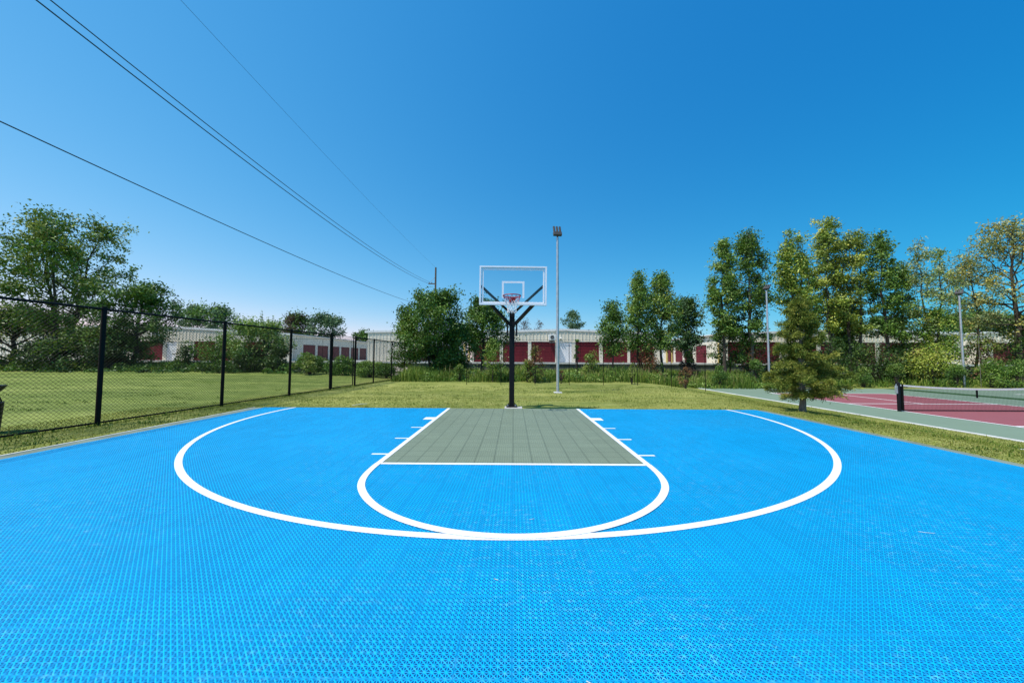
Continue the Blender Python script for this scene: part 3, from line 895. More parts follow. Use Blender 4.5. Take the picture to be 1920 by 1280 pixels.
def tree(label, x, y, H, W, cb, shape='round', pal='mid', seed=0, limbs=22, nleaf=7000, leaf=.2, trunk=.16, lean=(0, 0), z=None,
         clump=.42, stems=1, group='trees beyond the lawn', bark='bark', name='tree', cat='tree', pal2=None, elev=(8, 68), sparse=0.0, up=.35, rag=0.0):
    rng = np.random.default_rng(seed + 1000)
    z0 = gzf(x, y) if z is None else z
    root = empty(name, (x, y, z0))
    tag(root, label, cat, group)
    wood = MB()
    clusters = []       # (pos, radius, tone, dir)
    for st in range(stems):
        sx = sy = 0.0; hx = lean[0]; hy = lean[1]; Hs = H * (1 - .06 * st)
        if stems > 1:
            an = 2 * math.pi * st / stems + rng.uniform(0, .6) + seed
            hx += math.cos(an) * W * .20; hy += math.sin(an) * W * .14; sx = math.cos(an) * trunk * 1.1; sy = math.sin(an) * trunk
            Hs = H * rng.uniform(.86, 1.0) if st else H
        tp = []
        for i in range(9):
            t = i / 8
            tp.append(Vector((sx + (hx) * t ** 1.3 + rng.normal() * .02 * H * (t > 0) * .4, sy + hy * t ** 1.3 + rng.normal() * .02 * H * (t > 0) * .4, t * Hs * .96 - (.15 if i == 0 else 0))))
        tr = trunk / (stems ** .5)
        wood.tube(tp, [tr * (1.25 if i == 0 else 1) * (1 - .88 * i / 8) for i in range(9)], 8)
        def on(t):
            f = min(max(t, 0), .999) * 8; i = int(f); return tp[i].lerp(tp[i + 1], f - i)
        nl = max(5, limbs // stems)
        for i in range(nl):
            s = (i + rng.uniform(.1, .9)) / nl
            t = cb + (.99 - cb) * s
            P0 = on(t)
            az = i * 2.399 + rng.uniform(-.5, .5) + seed
            reach = W / 2 * profile(shape, s) * rng.uniform(.70, 1.16) * (1.0 if stems == 1 else .72)
            if rag: reach *= 1 + rag * rng.choice([-.45, -.2, 0, .22, .36])
            el = R(elev[0] + (elev[1] - elev[0]) * s + rng.normal() * 9)
            d = Vector((math.cos(az) * math.cos(el), math.sin(az) * math.cos(el), math.sin(el)))
            Ln = reach / max(.35, math.cos(el))
            room = (Hs * 1.0 - P0.z) / max(.05, d.z) if d.z > .05 else 99
            Ln = max(.12 * W * .5, min(Ln, room))
            br = [P0]
            for k in range(1, 5):
                q = P0 + d * Ln * k / 4 + Vector((rng.normal(), rng.normal(), rng.normal() * .7)) * Ln * .05
                q.z += -.10 * Ln * (k / 4) ** 2 + .05 * Ln * (k / 4)
                br.append(q)
            r0 = max(.012, tr * (1 - .85 * t) * .55)
            wood.tube(br, [r0 * (1 - .8 * k / 4) for k in range(5)], 5)
            tone = np.clip(.45 + rng.normal() * .17, 0, 1)
            nsub = 3 + int(Ln / (clump * 1.3))
            for j in range(nsub):
                u = .30 + .70 * (j + rng.uniform(0, 1)) / nsub
                f = u * 4; k = min(3, int(f)); B0 = br[k].lerp(br[k + 1], f - k)
                sd = (d * .6 + Vector(rng.normal(size=3)) * .75); sd.z += .22; sd.normalize()
                sl = Ln * rng.uniform(.15, .38) * (1.15 - .5 * u) + clump * .5
                B1 = B0 + sd * sl
                rr_ = math.hypot(B1.x - lean[0] * B1.z / H, B1.y - lean[1] * B1.z / H) / (.64 * W)
                if shape == 'spire': zm = H * (1.03 - .60 * min(1.3, rr_)) * (1 + rng.normal() * (.04 + .09 * rag))
                elif shape == 'poplar': zm = H * (1.02 - .38 * min(1.3, rr_) ** 1.5) * (1 + rng.normal() * (.04 + .09 * rag))
                else: zm = H * (.42 + .58 * math.sqrt(max(0, 1 - min(1, rr_) ** 2))) * (1 + rng.normal() * (.04 + .09 * rag))
                if B1.z > zm: B1 = B0.lerp(B1, .35); B1.z = min(B1.z, zm)
                if rng.uniform() < sparse: 
                    wood.tube([B0, B1], [r0 * .3, r0 * .08], 4, caps=False); continue
                wood.tube([B0, B0.lerp(B1, .6) + Vector((0, 0, .04 * sl)), B1], [r0 * .32, r0 * .2, r0 * .08], 4, caps=False)
                tn = np.clip(tone + rng.normal() * .14, 0, 1)
                clusters.append((B1, clump * rng.uniform(.6, 1.15), tn))
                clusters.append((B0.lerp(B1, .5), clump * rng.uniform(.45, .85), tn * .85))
        clusters.append((tp[-1], clump * .7, .6)); clusters.append((on(.9), clump * .8, .5))
    wood.build('trunk', M[bark], root, smooth=True)
    nc = len(clusters)
    per = rng.multinomial(nleaf, np.array([c[1] ** 1.6 for c in clusters]) / sum(c[1] ** 1.6 for c in clusters))
    cen, col = [], []
    for (p, r, tn), k in zip(clusters, per):
        if k == 0: continue
        q = rng.normal(size=(k, 3)) * np.array([.56, .56, .46]) * r
        cen.append(np.array(p)[None] + q)
        rel = np.clip(tn + .18 * q[:, 2] / r, 0, 1)  # upper leaves of a clump painted lighter, as if sunlit
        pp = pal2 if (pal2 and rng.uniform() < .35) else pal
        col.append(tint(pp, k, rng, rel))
    cen = np.concatenate(cen); col = np.concatenate(col)
    keep = cen[:, 2] > .08
    cen, col = cen[keep], col[keep]
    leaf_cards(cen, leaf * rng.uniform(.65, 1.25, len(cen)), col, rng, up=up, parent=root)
    return root

def bush(label, x, y, H, W, pal='mid', seed=0, n=2500, leaf=.13, shape='dome', D=None, z=None, group='shrubs and bushes', name='bush', cat='bush', pal2=None, lumps=16, spikes=0):
    rng = np.random.default_rng(seed + 5000)
    D = D or W
    z0 = gzf(x, y) if z is None else z
    root = empty(name, (x, y, z0))
    tag(root, label, cat, group)
    stem = MB(); cl = []
    for i in range(lumps):
        a = rng.uniform(0, 2 * math.pi); s = rng.uniform(0, 1) ** .8
        if shape == 'cone':
            rr = (1 - s) ** .8 * rng.uniform(.55, .95) + .06; zz = .08 + .88 * s
        elif shape == 'slim':
            rr = (.35 + .65 * math.sin(math.pi * min(1, s * .9 + .1))) * rng.uniform(.3, .9); zz = .12 + .82 * s
        else:
            rr = math.sqrt(max(0, 1 - s * s)) * rng.uniform(.35, .92); zz = .10 + .78 * s * rng.uniform(.8, 1.05)
        p = Vector((math.cos(a) * rr * W / 2, math.sin(a) * rr * D / 2, zz * H))
        cl.append((p, (.30 if shape != 'dome' else .36) * min(W, H) * rng.uniform(.5, 1.0) * (.75 if shape == 'slim' else 1), np.clip(.45 + .2 * rng.normal(), 0, 1)))
        m = Vector((p.x * .35, p.y * .35, p.z * .5))
        stem.tube([(p.x * .08, p.y * .08, -.05), m, p], [.022, .016, .006], 5, caps=False)
    for i in range(spikes):
        a = rng.uniform(0, 2 * math.pi); e = Vector((math.cos(a) * W * .25, math.sin(a) * D * .2, H * rng.uniform(.95, 1.35)))
        b0 = Vector((e.x * .5, e.y * .5, H * .5)); 
        stem.tube([b0, e], [.03, .008], 5, caps=False)
        for t in np.linspace(.3, 1, 9): cl.append((b0.lerp(e, t), .10 * W * (1.1 - .6 * t) * .5, .65))
    stem.build('stem', M['bark'], root, smooth=True)
    wts = np.array([c[1] ** 1.5 for c in cl]); per = rng.multinomial(n, wts / wts.sum())
    cen, col = [], []
    for (p, r, tn), k in zip(cl, per):
        q = rng.normal(size=(k, 3)); q /= np.linalg.norm(q, axis=1, keepdims=True) + 1e-9
        q *= (rng.uniform(.25, 1, (k, 1)) ** .5) * r * np.array([1, 1, .85])
        c = np.array(p)[None] + q; cen.append(c)
        pp = pal2 if (pal2 and rng.uniform() < .35) else pal
        col.append(tint(pp, k, rng, np.clip(tn + .25 * q[:, 2] / max(r, .01), 0, 1)))  # sunlight painted in: leaves lighten towards the top of each lump
    cen = np.concatenate(cen); col = np.concatenate(col)
    cen[:, 2] = np.abs(cen[:, 2] - .02) + .02
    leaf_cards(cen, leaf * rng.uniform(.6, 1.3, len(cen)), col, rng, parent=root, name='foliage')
    return root

tree('tallest tree on the far left, loose airy olive crown above the fence', -40.11, 30, 14.2, 11.51, 0.2, stems=3, shape='spire', pal='olive', pal2='mid', seed=3, limbs=54, nleaf=21000, leaf=0.246, trunk=0.28, clump=0.62, sparse=0.18, elev=(18, 66), bark='bark', rag=1.0)
tree('dark dense tree beside the tallest left tree, leaning out over the storage roof', -34.02, 30.5, 7.31, 5.33, 0.12, pal='dark', seed=4, limbs=26, nleaf=13500, leaf=0.221, trunk=0.2, clump=0.62, lean=(0.6, 0), rag=0.7)
tree('low dark leafy tree filling the left edge under the tallest tree', -45.61, 31, 5.14, 9.67, 0.08, pal='dark', pal2='olive', seed=5, limbs=26, nleaf=13500, leaf=0.246, trunk=0.22, clump=0.75, rag=1.0)
tree('second low dark tree under the tallest left tree, right of its trunk', -35.2, 29, 3.31, 4.98, 0.06, pal='olive', pal2='dark', seed=6, limbs=20, nleaf=9000, leaf=0.213, trunk=0.14, clump=0.6, rag=1.0)
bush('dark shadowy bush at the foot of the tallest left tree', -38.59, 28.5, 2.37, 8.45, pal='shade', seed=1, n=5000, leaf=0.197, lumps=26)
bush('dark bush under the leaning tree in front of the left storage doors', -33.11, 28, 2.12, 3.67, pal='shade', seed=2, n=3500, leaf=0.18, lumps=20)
tree('wide rounded grey green tree behind the left storage roof', -61.32, 68, 10.17, 10.4, 0.3, shape='round', pal='blue', pal2='mid', seed=7, limbs=26, nleaf=9000, leaf=0.451, trunk=0.3, clump=1.3, z=0.9, stems=2, group='distant trees behind the storage roofs')
bush('round dark bush in front of the white door of the left storage building', -27.64, 29, 2.44, 1.9, pal='shade', pal2='dark', seed=3, n=1800, leaf=0.164)
bush('leafy green bush behind the third fence post', -24.68, 28.5, 2.97, 3.11, pal='mid', pal2='dark', seed=4, n=3200, leaf=0.164, lumps=20)
tree('pale green bushy tree with long bare shoots sticking up behind the fence', -21.76, 29, 4.08, 5.66, 0.05, shape='oval', pal='pale', pal2='mid', seed=8, limbs=26, nleaf=9750, leaf=0.18, trunk=0.12, clump=0.5, stems=3, rag=0.7)
bush('pale shrub with tall curved spikes beside the bushy tree behind the fence', -20.43, 28.6, 3.71, 3.12, pal='pale', seed=5, n=2600, leaf=0.148, spikes=9)
bush('dark green bush low behind the fence below the pale shoots', -21.15, 27.5, 1.78, 5.15, pal='shade', pal2='dark', seed=6, n=4000, leaf=0.164, lumps=24)
bush('dark green bush right of the pale shoots', -19.21, 27.8, 2.1, 3.04, pal='shade', seed=7, n=2600, leaf=0.164)
tree('dark reddish purple tree behind the shaded storage wall', -46.05, 72, 9.09, 6.51, 0.2, pal='maroon', pal2='dark', seed=9, limbs=22, nleaf=6750, leaf=0.41, trunk=0.25, clump=1.0, z=0.9, group='distant trees behind the storage roofs')
tree('dark green tree right of the reddish one behind the shaded storage wall', -39.43, 72, 9.27, 6.96, 0.2, pal='blue', seed=10, limbs=22, nleaf=6750, leaf=0.41, trunk=0.25, clump=1.1, z=0.9, stems=2, group='distant trees behind the storage roofs')
tree('small dark tree peeking over the roof left of the blank ribbed wall', -39.45, 90, 7.01, 5.62, 0.2, pal='dark', seed=11, limbs=16, nleaf=3750, leaf=0.492, trunk=0.2, clump=1.2, z=0.9, group='distant trees behind the storage roofs')
bush('broad bush with reddish grasses behind the fourth fence post', -14.94, 25, 1.46, 3.51, pal='mid', pal2='olive', seed=8, n=3600, leaf=0.139, lumps=22)
bush('green bush behind the fence gate', -12.04, 24.5, 1.34, 2.45, pal='mid', seed=9, n=2600, leaf=0.131)
bush('bright green bush just right of the fence gate', -10.03, 24, 1.28, 2.1, pal='pale', pal2='mid', seed=10, n=2400, leaf=0.131)
bush('dark low bush at the end of the fence beside the rubble', -8.69, 23.5, 0.98, 1.32, pal='dark', seed=11, n=1500, leaf=0.123)
tree('large dark bushy tree left of the hoop in front of the storage alley', -6.01, 25.5, 6.13, 5.49, 0.12, shape='round', pal='dark', pal2='mid', seed=12, limbs=34, nleaf=19500, leaf=0.189, trunk=0.18, clump=0.55, stems=3, rag=0.7)
tree('low leafy tree on the left flank of the large dark bushy tree', -7.54, 24.8, 4.24, 2.32, 0.12, pal='mid', pal2='olive', seed=13, limbs=18, nleaf=6300, leaf=0.164, trunk=0.09, clump=0.45, rag=0.7)
tree('dark tree behind the left half of the backboard', -2.62, 29, 6.17, 4.16, 0.3, shape='oval', pal='dark', pal2='mid', seed=14, limbs=28, nleaf=12750, leaf=0.205, trunk=0.16, clump=0.55, rag=0.7)
tree('dark leafy tree between the large bushy tree and the backboard', -4.34, 26.5, 3.81, 2.73, 0.1, pal='dark', seed=15, limbs=20, nleaf=7800, leaf=0.18, trunk=0.1, clump=0.5, rag=0.7)
tree('bare purplish tree seen over the roof just right of the hoop pole', 2.43, 78, 8.97, 3.41, 0.15, shape='oval', pal='maroon', seed=16, limbs=20, nleaf=1050, leaf=0.287, trunk=0.2, clump=0.9, z=0.9, sparse=0.3, group='distant trees behind the storage roofs')
tree('smaller bare purplish tree over the roof left of the floodlight pole', 6.24, 80, 9.05, 2.75, 0.15, shape='oval', pal='maroon', seed=17, limbs=16, nleaf=675, leaf=0.287, trunk=0.18, clump=0.8, z=0.9, sparse=0.3, group='distant trees behind the storage roofs')
tree('small dark ragged tree over the roof just right of the floodlight pole', 12.7, 74, 10.4, 4.62, 0.15, shape='oval', pal='blue', seed=18, limbs=18, nleaf=3300, leaf=0.41, trunk=0.2, clump=0.9, z=0.9, group='distant trees behind the storage roofs')
tree('slender leafy young tree in front of the second maroon door', -1.22, 20.5, 2.51, 1.15, 0.1, shape='poplar', pal='olive', pal2='mid', seed=19, limbs=18, nleaf=2700, leaf=0.107, trunk=0.035, clump=0.22, group='young trees planted along the back of the lawn', rag=0.7)
tree('slim reddish young tree in front of the third maroon door', 1.26, 20.2, 2.1, 0.82, 0.1, shape='poplar', pal='red', pal2='olive', seed=20, limbs=14, nleaf=1500, leaf=0.098, trunk=0.03, clump=0.18, group='young trees planted along the back of the lawn', rag=0.7)
tree('young tree with bare stem and dark round crown right of the white double door', 7.0, 24, 5.09, 1.95, 0.36, shape='oval', pal='dark', pal2='mid', seed=21, limbs=20, nleaf=6300, leaf=0.156, trunk=0.07, clump=0.42, rag=0.7)
tree('left column of the pair of narrow upright green trees', 9.31, 25.5, 7.9, 1.83, 0.3, shape='poplar', pal='mid', pal2='pale', seed=22, limbs=28, nleaf=9750, leaf=0.164, trunk=0.11, clump=0.42, rag=0.7)
tree('right column of the pair of narrow upright green trees, wider at the top', 11.24, 26, 8.07, 2.27, 0.3, shape='poplar', pal='mid', pal2='olive', seed=23, limbs=28, nleaf=11250, leaf=0.164, trunk=0.12, clump=0.45, rag=0.7)
tree('dark spreading tree right of the pair of narrow upright trees', 14.7, 29, 6.51, 2.44, 0.36, shape='oval', pal='blue', pal2='dark', seed=24, limbs=24, nleaf=8250, leaf=0.197, trunk=0.14, clump=0.5, rag=0.7)
bush('low dark bush under the pair of narrow upright trees', 9.83, 25, 2.94, 2.18, pal='dark', pal2='red', seed=12, n=2600, leaf=0.131)
bush('dark reddish bush in front of the angled maroon doors', 13.26, 26, 2.57, 1.22, pal='maroon', pal2='dark', seed=13, n=2200, leaf=0.131)
bush('rounded olive bush in front of the fourth maroon door', 5.32, 23.5, 2.16, 1.25, pal='olive', seed=14, n=1500, leaf=0.115)
bush('small vine covered stub beside the white double door', 4.55, 24.5, 2.95, 0.61, pal='dark', seed=15, n=500, leaf=0.115, shape='slim')
tree('tall dark green tree with two leaning tops, leftmost of the right tree belt', 16.02, 26, 11.03, 1.81, 0.3, shape='poplar', pal='mid', pal2='pale', seed=25, limbs=30, nleaf=10455, leaf=0.18, trunk=0.13, clump=0.42, sparse=0.05, rag=0.7)
tree('tall dense dark tree second in the right tree belt, pale trunk below', 18.18, 26.3, 11.46, 2.68, 0.24, shape='poplar', pal='dark', pal2='mid', seed=26, limbs=34, nleaf=13530, leaf=0.18, trunk=0.17, clump=0.44, bark='pale_bark', rag=0.7)
tree('small dark tree with a low branch reaching left under the tall dark trees', 17.06, 27, 4.69, 2.54, 0.25, shape='spread', pal='dark', seed=27, limbs=18, nleaf=4305, leaf=0.164, trunk=0.08, clump=0.35, rag=0.7)
tree('tall yellow green tree behind the conifer', 22.37, 27, 12.22, 3.33, 0.32, stems=2, shape='spire', pal='yellow', pal2='mid', seed=28, limbs=36, nleaf=12300, leaf=0.189, trunk=0.17, clump=0.46, sparse=0.06, rag=0.7)
tree('tall yellow green tree with the highest top, right behind the conifer', 25.27, 27.5, 13.2, 2.95, 0.34, stems=2, shape='oval', pal='yellow', pal2='olive', seed=29, limbs=34, nleaf=11685, leaf=0.189, trunk=0.16, clump=0.44, sparse=0.08, rag=0.7)
tree('olive green tree with several thin trunks right of the highest yellow tree', 27.0, 27, 12.1, 2.75, 0.32, shape='oval', pal='olive', pal2='yellow', seed=30, limbs=32, nleaf=10455, leaf=0.18, trunk=0.17, clump=0.42, stems=2, sparse=0.1, rag=0.7)
tree('dark green upright tree left of the gap in the right tree belt', 28.65, 26.5, 11.78, 1.92, 0.3, shape='poplar', pal='mid', pal2='dark', seed=31, limbs=30, nleaf=8610, leaf=0.18, trunk=0.14, clump=0.4, sparse=0.05, rag=0.7)
tree('lower green tree filling the middle of the right tree belt', 27.91, 29, 6.44, 1.95, 0.1, shape='round', pal='mid', pal2='dark', seed=32, limbs=28, nleaf=9840, leaf=0.205, trunk=0.15, clump=0.5, rag=0.7)
tree('shorter green tree under the gap, left of the sparse grey tree', 30.22, 26.5, 9.06, 1.71, 0.15, shape='oval', pal='olive', pal2='mid', seed=33, limbs=26, nleaf=6396, leaf=0.18, trunk=0.11, clump=0.39, sparse=0.1, rag=0.7)
tree('thin crowned grey green tree with sky showing through', 31.84, 26, 11.43, 3.84, 0.3, stems=2, shape='spire', pal='grey', pal2='pale', seed=34, limbs=32, nleaf=6765, leaf=0.164, trunk=0.13, clump=0.42, sparse=0.25, rag=0.7)
tree('leafy lower tree below the thin crowned grey tree', 31.55, 25.5, 5.43, 2.05, 0.1, shape='oval', pal='mid', pal2='yellow', seed=35, limbs=24, nleaf=6396, leaf=0.164, trunk=0.09, clump=0.39, rag=0.7)
tree('big golden tree at the right edge with long bare branches', 36.74, 25, 11.69, 6.37, 0.34, shape='round', pal='gold', pal2='grey', seed=36, limbs=34, nleaf=10455, leaf=0.172, trunk=0.2, clump=0.46, sparse=0.22, rag=0.7)
tree('grey green tree between the thin crowned tree and the golden tree', 35.76, 26.5, 9.89, 2.99, 0.4, shape='round', pal='grey', pal2='gold', seed=37, limbs=26, nleaf=3935, leaf=0.164, trunk=0.1, clump=0.42, sparse=0.3, rag=0.7)
tree('wide dark tree mass behind the far right storage roof', 90.09, 66, 8.9, 15.44, 0.1, shape='round', pal='dark', pal2='mid', seed=38, limbs=30, nleaf=12000, leaf=0.451, trunk=0.4, clump=1.6, z=0.9, group='distant trees behind the storage roofs')
tree('dark wide tree behind the right storage roof between the tree trunks', 69.09, 64, 7.6, 7.99, 0.1, shape='round', pal='shade', seed=39, limbs=26, nleaf=9000, leaf=0.451, trunk=0.4, clump=1.5, z=0.9, group='distant trees behind the storage roofs')
tree('dark low tree at the right edge under the golden tree', 37.87, 25.5, 4.84, 3.42, 0.08, shape='round', pal='dark', pal2='olive', seed=40, limbs=24, nleaf=6765, leaf=0.164, trunk=0.12, clump=0.42, rag=0.7)
bush('bright yellow green shrub left of the right floodlight pole', 29.41, 24.2, 3.08, 2.72, pal='yellow', pal2='gold', seed=16, n=2600, leaf=0.131, lumps=20)
bush('reddish brown bush behind the rightmost floodlight pole', 35.37, 26, 3.9, 2.68, pal='red', pal2='olive', seed=17, n=2600, leaf=0.148)
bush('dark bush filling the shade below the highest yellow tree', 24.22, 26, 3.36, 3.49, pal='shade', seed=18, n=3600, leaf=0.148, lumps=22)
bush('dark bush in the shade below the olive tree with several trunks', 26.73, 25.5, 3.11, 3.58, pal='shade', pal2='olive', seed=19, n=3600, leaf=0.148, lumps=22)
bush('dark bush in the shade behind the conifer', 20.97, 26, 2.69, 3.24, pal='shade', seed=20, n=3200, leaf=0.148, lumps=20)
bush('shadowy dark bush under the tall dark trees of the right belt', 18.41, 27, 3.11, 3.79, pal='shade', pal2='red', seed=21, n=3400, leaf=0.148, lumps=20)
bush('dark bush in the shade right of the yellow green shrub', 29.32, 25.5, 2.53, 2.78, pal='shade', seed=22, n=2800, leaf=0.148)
bush('small conical evergreen left of the hoop pole', -3.31, 21, 1.0, 0.79, pal='olive', pal2='dark', seed=30, n=1300, leaf=0.082, shape='cone', group='small evergreens along the lawn')
bush('small rounded evergreen just right of the hoop pole', 0.87, 20.6, 1.28, 0.84, pal='dark', pal2='olive', seed=31, n=1400, leaf=0.082, shape='cone', group='small evergreens along the lawn')
bush('dark conical evergreen at the far left corner of the green court slab', 12.55, 20.9, 1.42, 0.98, pal='dark', pal2='mid', seed=32, n=1700, leaf=0.082, shape='cone', group='small evergreens along the lawn')
bush('dark conical evergreen left of the floodlight pole behind the conifer', 15.23, 21.6, 1.65, 1.28, pal='dark', pal2='mid', seed=33, n=2000, leaf=0.082, shape='cone', group='small evergreens along the lawn')
bush('evergreen right of the conifer behind the far court baseline', 22.65, 22.3, 1.3, 1.25, pal='dark', pal2='olive', seed=34, n=1900, leaf=0.082, shape='cone', group='small evergreens along the lawn')
bush('evergreen just left of the court net post', 24.85, 22.4, 1.44, 1.33, pal='dark', pal2='olive', seed=35, n=1900, leaf=0.082, shape='cone', group='small evergreens along the lawn')
bush('evergreen just left of the rightmost floodlight pole', 29.4, 22.9, 1.46, 1.43, pal='dark', pal2='mid', seed=36, n=2000, leaf=0.09, shape='cone', group='small evergreens along the lawn')
bush('wide evergreen just right of the rightmost floodlight pole', 31.27, 22.6, 1.75, 1.97, pal='mid', pal2='dark', seed=37, n=2800, leaf=0.09, shape='cone', group='small evergreens along the lawn')
bush('wide evergreen at the right edge of the photo above the net', 32.9, 22.6, 1.83, 1.9, pal='mid', pal2='dark', seed=38, n=2800, leaf=0.09, shape='cone', group='small evergreens along the lawn')
bush('rust red young shrub near the left end of the angled maroon doors', 9.82, 19.6, 1.22, 0.92, pal='red', seed=39, n=800, leaf=0.074, shape='slim', group='young shrubs planted on the lawn')
bush('thin olive sapling tied beside a post below the pair of narrow trees', 6.65, 19.3, 1.2, 0.54, pal='olive', seed=40, n=450, leaf=0.074, shape='slim', group='young shrubs planted on the lawn')
bush('reddish sapling just right of the middle floodlight pole', 2.72, 19.6, 0.87, 0.43, pal='red', pal2='olive', seed=41, n=350, leaf=0.074, shape='slim', group='young shrubs planted on the lawn')
bush('narrow dark sapling right of the slender young tree by the hoop pole', 1.24, 19.8, 1.17, 0.49, pal='dark', seed=42, n=500, leaf=0.074, shape='slim', group='young shrubs planted on the lawn')

def conifer():
    """feathery olive-brown conifer on the lawn between the blue court and the maroon court"""
    rng = np.random.default_rng(77)
    x, y = 8.30, 9.92; H, W = 3.30, 2.12
    root = empty('conifer_tree', (x, y, gzf(x, y)))
    tag(root, 'feathery olive brown conifer on the grass between the blue court and maroon court', 'conifer tree')
    wood = MB()
    tp = [Vector((.03 * math.sin(i * 1.3), .02 * math.cos(i), H * .985 * i / 10 - (.08 if i == 0 else 0))) for i in range(11)]
    wood.tube(tp, [.098 if i == 0 else .078 * (1 - i / 10.6) + .004 for i in range(11)], 10)
    cen, dirs, col, siz = [], [], [], []
    nb = 104
    for i in range(nb):
        s = (i + rng.uniform()) / nb
        t = .125 + .86 * s
        f = t * 10; k = min(9, int(f)); P0 = tp[k].lerp(tp[k + 1], f - k)
        prof = (1.0 - s) ** .90 * (.50 + .50 * min(1, s / .20)) + .05
        az = i * 2.399 + rng.uniform(-.4, .4)
        L = W / 2 * prof * rng.choice([.5, .75, .95, 1.1, 1.3]) * rng.uniform(.85, 1.1)
        if .05 < s < .4 and math.cos(az) > .3: L *= 1.1
        el = R(-2 + 46 * s + rng.normal() * 10)
        d = Vector((math.cos(az) * math.cos(el), math.sin(az) * math.cos(el), math.sin(el)))
        br = [P0 + d * L * j / 5 + Vector((0, 0, -.09 * L * (j / 5) ** 2)) + Vector(rng.normal(size=3)) * .012 * j for j in range(6)]
        wood.tube(br, [max(.003, .017 * (1 - s) + .006 - .0035 * j) for j in range(6)], 5, caps=False)
        tone = np.clip(.42 + rng.normal() * .2, 0, 1)
        nspr = int(10 + 34 * L)
        for q in range(nspr):
            u = rng.uniform(.22, 1.0); ff = u * 5; kk = min(4, int(ff)); B0 = br[kk].lerp(br[kk + 1], ff - kk)
            sd = Vector((d.x, d.y, d.z)) * .75 + Vector((-d.y, d.x, 0)) * rng.uniform(-1, 1) + Vector((0, 0, rng.uniform(-.45, .40)))
            sd.normalize(); sl = rng.uniform(.10, .26) * (1.1 - .4 * u) * (.6 + .4 * min(1, L))
            m = rng.integers(20, 32)
            v = rng.uniform(0, 1, m)[:, None]
            side = rng.normal(size=(m, 3)) * .034; side[:, 2] *= 1.1
            c = np.array(B0)[None] + np.array(sd)[None] * v * sl + side + np.array([0, 0, -.05]) * (v ** 2)
            cen.append(c)
            dd = np.array(sd)[None] + side * 18
            dirs.append(dd); 
            col.append(tint('cyp', m, rng, np.clip(tone + .35 * (u - .5) + (.25 if s < .18 else 0), 0, 1)))
            siz.append(rng.uniform(.035, .085, m))
    # a dead grey twig fork near the top left, as in life
    wood.tube([tp[6], tp[6] + Vector((-.22, -.05, .14)), tp[6] + Vector((-.40, -.08, .34))], [.012, .008, .004], 5)
    wood.tube([tp[6] + Vector((-.22, -.05, .14)), tp[6] + Vector((-.36, -.1, .14))], [.008, .003], 5)
    wood.build('trunk', M['pale_bark'], root, smooth=True)
    leaf_cards(np.concatenate(cen), np.concatenate(siz), np.concatenate(col), rng, aspect=.26, mat=M['needle'], parent=root, dirs=np.concatenate(dirs))
conifer()

def blades(name, xs, ys, h, width, pal, rng, lean=.35, z=None, tone=None):
    """upright bent grass blades: two quads each"""
    N = len(xs)
    z0 = gz(xs, ys) if z is None else z
    a = rng.uniform(0, 2 * np.pi, N); b = rng.uniform(0, 2 * np.pi, N)
    side = np.stack([np.cos(a), np.sin(a), np.zeros(N)], 1) * (width[:, None] * .5)
    ln = np.stack([np.cos(b), np.sin(b), np.zeros(N)], 1) * (h * np.abs(rng.normal(size=N)) * lean)[:, None]
    base = np.stack([xs, ys, z0 - .01], 1)
    mid = base + ln * .3 + np.stack([np.zeros(N), np.zeros(N), h * .58], 1)
    tip = base + ln * 1.0 + np.stack([np.zeros(N), np.zeros(N), h * (1 - .25 * np.clip(np.linalg.norm(ln, axis=1) / h, 0, 1))], 1)
    q1 = np.stack([base - side, base + side, mid + side * .8, mid - side * .8], 1)
    q2 = np.stack([mid - side * .8, mid + side * .8, tip + side * .12, tip - side * .12], 1)
    v = np.concatenate([q1, q2], 1).reshape(-1, 3)
    c = tint(pal, N, rng, np.clip(.45 + rng.normal(size=N) * .18 if tone is None else tone, 0, 1))
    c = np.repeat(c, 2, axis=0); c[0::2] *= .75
    return np_mesh(name, v, 4, c, M['blade'])

PAL['turf'] = [(.070, .092, .017), (.140, .155, .040), (.215, .200, .085)]
PAL['weed'] = [(.030, .062, .012), (.078, .130, .022), (.165, .195, .055)]
PAL['seed'] = [(.09, .085, .035), (.20, .17, .08), (.30, .26, .15)]
gr = np.random.default_rng(5)
def patch(x0, x1, y0, y1, n):
    return gr.uniform(x0, x1, n), gr.uniform(y0, y1, n)
def clumpy(xs, ys):
    return .46 + .16 * np.sin(xs * 2.1 + 1.3 * np.sin(ys * 1.7)) + .14 * np.sin(ys * 3.3 + 2 * np.sin(xs * .9)) + gr.normal(size=len(xs)) * .14
P1 = [patch(-10.2, XL - .33, 3.8, 9.7, 17000), patch(-9.2, 9.0, YB + .04, 12.5, 36000), patch(-9.0, 11.0, 12.5, 17.0, 26000),
      patch(XR + .26, 11.1, 4.0, 9.7, 26000), patch(8.5, 11.1, 9.6, 14.0, 8000)]
xs = np.concatenate([p[0] for p in P1]); ys = np.concatenate([p[1] for p in P1])
ok = ~((xs > 9.1) & (ys > 5.55) & (ys < 6.37)); xs, ys = xs[ok], ys[ok]
ok = ~((np.abs(xs) < .36) & (ys < 10.2)); xs, ys = xs[ok], ys[ok]
hh = gr.uniform(.018, .042, len(xs)) * (1 + 1.2 * (gr.uniform(size=len(xs)) < .02))
hh = hh * np.where((xs > -.4) & (xs < 3.2) & (ys < 11.4), .38, 1.0)
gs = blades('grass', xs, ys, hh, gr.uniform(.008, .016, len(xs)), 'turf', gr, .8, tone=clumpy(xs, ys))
tag(gs, 'short mown yellow green grass around the blue court', 'grass', kind='stuff')
